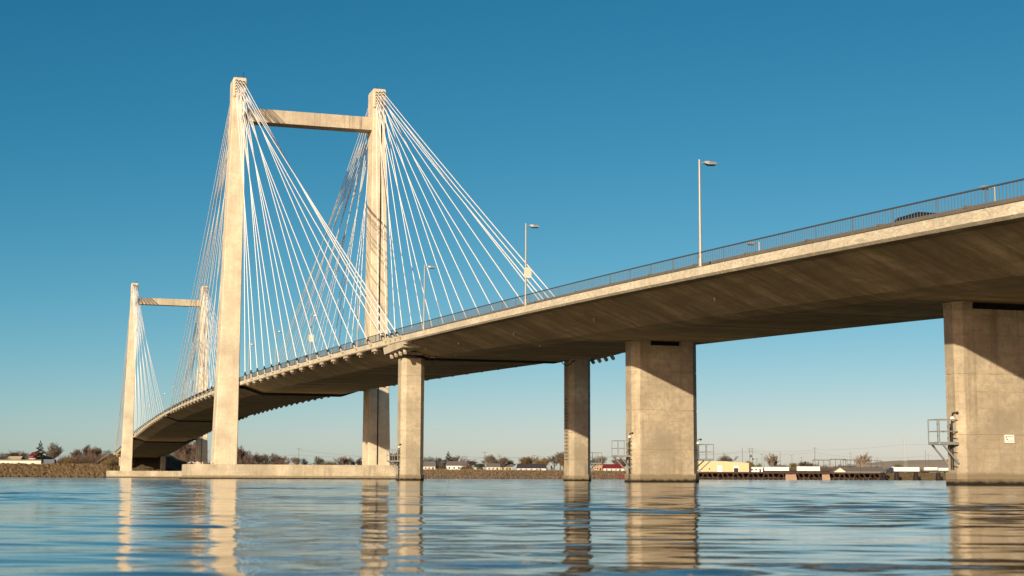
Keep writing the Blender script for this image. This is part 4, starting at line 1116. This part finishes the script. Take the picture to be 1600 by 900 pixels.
# ------------------------------------------------------------------ dock on the right
Yd = 900
dk = thing('timber_dock', (gx(1230, Yd), Yd, 0), 'long dark timber dock on braced piles beside the warehouse and trailers', 'dock')
xo = gx(1230, Yd); X0, X1 = gx(1086, Yd)-xo, gx(1386, Yd)-xo
x = X0; kk = 0; rd = random.Random(8)
while x < X1:
    L_ = min(9.0, X1-x); mb = MB(); mb.box(x+.03, x+L_-.03, -.6, 6, 4.25, 4.62); part('deck_plank_panel', mb, M['timber_dark'], dk)
    mb = MB(); mb.box(x+.03, x+L_-.03, -.85, -.62, 3.75, 4.45); part('fender_beam', mb, M['timber'], dk)
    for j in range(3):
        xx = x+1.5+3.0*j
        if xx > X1: break
        mb = MB(); mb.tube((xx, -.2, -1.5), (xx+rd.uniform(-.15, .15), -.2, 4.24), .24, .20, 7); part('pile', mb, M['timber' if rd.random() < .45 else 'timber_dark'], dk)
        mb = MB(); mb.tube((xx+.6, 3.0, -1.5), (xx+.6, 3.0, 4.24), .24, .20, 7); part('pile', mb, M['timber_dark'], dk)
        sg = 1 if j % 2 else -1
        mb = MB(); mb.bar((xx-sg*1.3, -.5, .5), (xx+sg*1.3, -.5, 3.9), .2, .32); part('brace', mb, M['timber'], dk)
        if rd.random() < .6:
            mb = MB(); mb.bar((xx-1.5, -.35, rd.uniform(1, 1.6)), (xx+1.5, -.35, rd.uniform(1, 1.6)), .2, .3); part('brace', mb, M['timber'], dk)
    x += L_
mb = MB(); mb.box(X0, X1, 6.1, 6.6, -1, 4.2); part('back_wall', mb, M['timber_dark'], dk)
for a, b, c, lab in ((1227, 1245, 0, 'sandstone-coloured block panel hanging in the dock front under the gap between trailers'), (1284, 1297, 0, 'sandstone-coloured block panel in the dock front right of the lone trailer')):
    xx0, xx1 = gx(a, Yd), gx(b, Yd)
    bl = thing('stone_block', ((xx0+xx1)/2, Yd-1.3, 0), lab, 'stone block')
    w_ = (xx1-xx0)/2
    mb = MB(); mb.loft([[(-w_, 0, -.5), (w_, 0, -.5), (w_*.8, .4, 3.2), (-w_, .4, 3.2)], [(-w_, .4, -.5), (w_, .4, -.5), (w_*.8, .45, 3.2), (-w_, .45, 3.2)]]); part('face', mb, M['tanblock'], bl)
    mb = MB(); mb.box(-w_, w_*.8, -.02, .5, 3.2, 3.35); part('cap', mb, M['tanblock'], bl)
for i, (px_, lab) in enumerate(((1379, 'dark clump of mooring piles at the right end of the timber dock'), (1401, 'dark clump of mooring piles below the left end of the lorry trailer'), (1431, 'dark clump of mooring piles below the right end of the lorry trailer'), (1466, 'dark clump of mooring piles below the tanker lorry'))):
    dp = thing('mooring_dolphin', (gx(px_, Yd-2), Yd-2, 0), lab, 'mooring piles', 'mooring pile clumps right of the dock')
    for j in range(6):
        a = j*1.05; mb = MB(); mb.tube((1.7*math.cos(a), 1.2*math.sin(a), -1.5), (.9*math.cos(a), .6*math.sin(a), 4.6+rd.uniform(-.4, .5)), .3, .26, 7); part('pile', mb, M['timber_dark'], dp)
    mb = MB(); mb.box(-1.5, 1.5, -1.0, -.7, 2.6, 3.1); part('tie_beam', mb, M['timber_dark'], dp)
# rusty red barge ramp left of the middle pier
rb = thing('rusty_ramp', (gx(968.5, 845), 845, 0), 'rusty red steel landing ramp at the water left of the middle pier', 'ramp')
mb = MB(); mb.loft([[(-2.4, 0, -.3), (2.4, 0, -.3), (2.4, 6, -.3), (-2.4, 6, -.3)], [(-2.6, -.3, 2.5), (2.6, -.3, 2.5), (2.6, 6, 2.7), (-2.6, 6, 2.7)]]); part('hull', mb, M['rust'], rb)
mb = MB()
for j in range(5): xx = -2.2+j*1.1; mb.box(xx-.05, xx+.05, -.42, -.02, .2, 2.3)
part('ribs', mb, M['rust'], rb)
# ------------------------------------------------------------------ poles, gantry, wires
def pole(px, ytop, Y, label, r=.16, arms=1, mat='wood', name='utility_pole', double=False):
    _, gh = shore(px); H = P(px, ytop, Y)[2]-gh
    t_ = thing(name, (gx(px, Y), Y, gh), label, 'pole', 'poles on the far bank')
    for q in ((0,) if not double else (-.8, .8)):
        mb = MB(); mb.tube((q, 0, -.3), (q, 0, H), r, r*.65, 7); part('shaft', mb, M[mat], t_)
    for k in range(arms):
        z = H*(.97-.10*k) if arms < 4 else H*(.97-.16*k)
        mb = MB(); mb.box(-1.5 if not double else -2.2, 1.5 if not double else 2.2, -.09, .09, z-.10, z+.06); am = part('crossarm', mb, M[mat], t_)
        mb = MB()
        for q in (-1.3, -.5, .5, 1.3): mb.tube((q, 0, z+.05), (q, 0, z+.32), .07, n=6)
        part('insulators', mb, M['offwhite'], am)
    return t_
for a in ((640, 715, 900, 'thin pole just left of the far bank houses', .12, 1), (692, 722, 860, 'short pole left of the pointed conifer', .12, 1), (757, 706, 870, 'tall bare mast rising from the houses in mid-bank', .14, 1), (780, 710, 870, 'utility pole right of the tall mast', .14, 2),
          (835, 711, 880, 'pole among the ochre willows', .13, 1), (793, 716, 900, 'pole between the tan house and the willows', .12, 1), (725, 712, 880, 'slim pole above the right end of the white house', .12, 1),
          (1160.5, 700, 1000, 'plain slim pole rising behind the warehouse roof', .16, 0), (1191, 709, 1050, 'left one of the twin thin poles right of the platform pole', .13, 1), (1194.5, 712, 1050, 'right one of the twin thin poles right of the platform pole', .13, 0), (1219.5, 706, 1050, 'dark plain pole between the first two trailers', .17, 0),
          (1183, 716, 1000, 'short pole by the low white store', .13, 1), (1274, 699, 1040, 'tall pale mast above the right end of the lone trailer', .20, 1), (1238, 711, 1150, 'thin far pole above the gap between the trailers', .15, 1), (1345, 711, 950, 'pale post standing behind the grey-roofed store', .16, 0),
          (1362, 712, 1100, 'utility pole with two arms left of the blue-cabbed lorry', .17, 2), (1371, 716, 1150, 'thin pole just left of the blue-cabbed lorry', .13, 1), (1447, 703, 1080, 'left thin dark pole right of the lattice mast', .14, 0), (1451.5, 708, 1080, 'right thin dark pole right of the lattice mast', .12, 0),
          (466, 700, 870, 'thin tall mast beyond the foundation slab', .11, 1), (1253, 714, 1150, 'thin pole over the lone trailer left end', .14, 1), (1330, 707, 1200, 'thin tall mast by the slim poplars', .14, 1)):
    pole(a[0], a[1], a[2], a[3], a[4], a[5])
pp = pole(1174, 700, 990, 'dark double pole carrying a transformer platform behind the warehouse', .17, 2, 'wood', double=True)
mb = MB(); mb.box(-1.1, 1.1, -.5, .5, 10.0, 10.25); part('platform', mb, M['wood'], pp)
mb = MB(); mb.tube((-.1, -.1, 10.26), (-.1, -.1, 11.5), .45, n=10); mb.tube((1.3, -.3, 8.2), (1.3, -.3, 9.3), .4, n=10); part('transformer', mb, M['darksteel'], pp)
# lattice mast
_, gh = shore(1415); Ym = 1000; Hm = P(1415, 686, Ym)[2]-gh
lm = thing('lattice_mast', (gx(1415.5, Ym), Ym, gh), 'tall pale steel mast with side brackets, left of the rightmost pier', 'mast')
for q in (-.9, .9):
    mb = MB(); mb.bar((q, 0, 0), (q, 0, Hm), .13, .13); part('upright', mb, M['steel'], lm)
for k in range(12):
    z = Hm*(k+.5)/12; mb = MB(); mb.bar((-.9, 0, z-Hm/24), (.9, 0, z+Hm/24), .08, .08); part('lacing', mb, M['offwhite'], lm)
for z in (.98, .62, .38):
    mb = MB(); mb.box(-3.4, .9, -.1, .1, Hm*z-.12, Hm*z+.06); part('bracket', mb, M['steel'], lm)
# switchyard gantries
for gi, (p0, p1, yt, Y, lab) in enumerate(((1271, 1296, 719, 1100, 'left steel gantry of the switchyard behind the lone trailer'), (1298, 1322, 718, 1110, 'middle steel gantry of the switchyard'), (1318, 1336, 719, 1130, 'right steel gantry of the switchyard, partly behind the middle one'), (1352, 1378, 720, 1150, 'separate low switchyard gantry left of the blue-cabbed lorry'))):
    _, gh = shore(p0); xa, xb = gx(p0, Y), gx(p1, Y); H = P(p0, yt, Y)[2]-gh
    g_ = thing('switchyard_gantry', (xa, Y, gh), lab, 'gantry', 'switchyard gantries'); n = 4
    for k in range(n):
        xx = (xb-xa)*k/(n-1); mb = MB(); mb.bar((xx, 0, 0), (xx, 0, H), .28, .28); part('post', mb, M['rust'] if k % 2 else M['wood'], g_)
    mb = MB(); mb.bar((-.6, 0, H), (xb-xa+.6, 0, H), .35, .35); part('beam', mb, M['darksteel'], g_)
    mb = MB(); mb.bar((-.2, 0, H*.62), (xb-xa+.2, 0, H*.62), .2, .2); part('beam', mb, M['steel'], g_)
    for k in range(6):
        xx = (xb-xa)*(k+.5)/6; mb = MB(); mb.tube((xx, 0, H), (xx, 0, H+.9), .16, n=6); part('insulator', mb, M['darksteel'], g_)
# wires
def wire(pts, sag, label):
    t_ = None; mb = MB()
    for (p0, y0, Y0), (p1, y1, Y1) in zip(pts[:-1], pts[1:]):
        a = Vector(P(p0, y0, Y0)); b = Vector(P(p1, y1, Y1)); pr_ = a
        for k in range(1, 9):
            u = k/8; q = a.lerp(b, u)-Vector((0, 0, sag*4*u*(1-u))); mb.tube(pr_, q, .035, n=3, cap=False); pr_ = q
    o = link('power_line', mb.mesh('power_line', M['darksteel'])); tag(o, label, 'power line', 'power lines above the far bank')
wire([(466, 703, 870), (640, 716, 900), (725, 713, 880), (835, 713, 880), (1000, 712, 930), (1174, 704, 990), (1274, 703, 1040), (1415, 694, 1000), (1520, 690, 1000)], 1.0, 'upper thin power line running between the poles on the far bank')
wire([(640, 719, 900), (780, 713, 870), (900, 713, 900), (1174, 707, 990), (1274, 707, 1040), (1362, 714, 1100), (1447, 712, 1080), (1560, 708, 1080)], 1.2, 'lower thin power line running between the poles on the far bank')
wire([(330, 711, 860), (466, 711, 870), (600, 712, 880)], 1.0, 'thin power line beyond the foundation slab')
# gulls on the slab
def gull(s_, t_, rz, label, g_=None):
    t0 = thing('gull', W(s_, t_, 2.45), label, 'bird', 'gulls on the foundation slab', rz)
    mb = MB(); rings = []
    for x, r, z in ((-.30, .02, .17), (-.20, .07, .18), (-.05, .11, .20), (.10, .10, .24), (.18, .06, .30), (.22, .055, .36), (.27, .05, .39), (.31, .03, .38)):
        rings.append([(x, r*math.cos(c), z+r*math.sin(c)*1.05) for c in [6.283*i/8 for i in range(8)]])
    mb.loft(rings); part('body', mb, M['feather'], t0, smooth=True)
    for sg in (-1, 1):
        mb = MB(); mb.loft([[(.12, sg*.09, .28), (.10, sg*.125, .20), (.08, sg*.10, .15)], [(-.15, sg*.09, .27), (-.15, sg*.115, .19), (-.15, sg*.08, .15)], [(-.42, sg*.02, .20), (-.40, sg*.035, .18), (-.38, sg*.02, .17)]]); part('wing', mb, M['featherg'], t0)
        mb = MB(); mb.tube((.02, sg*.04, 0), (.02, sg*.04, .12), .009, n=5); mb.box(0, .07, sg*.04-.02, sg*.04+.02, .0, .012); part('leg', mb, M['orange'], t0)
    mb = MB(); mb.tube((.30, 0, .38), (.39, 0, .36), .02, .006, 6); part('beak', mb, M['orange'], t0)
for k, (t_, s_, rz, lab) in enumerate(((-19.6, -4.2, .3, 'white gull at the far left corner of the nearer foundation slab'), (-18.9, -4.5, 2.6, 'white gull second from the left corner of the slab'), (-16.4, -4.4, 1.1, 'white gull left of the large tower leg, with its back turned'), (-15.8, -4.6, 3.4, 'white gull closest to the foot of the large left leg'), (-17.2, -2.0, 5.1, 'white gull set back on the slab behind the others'))):
    gull(s_, t_, rz, lab)
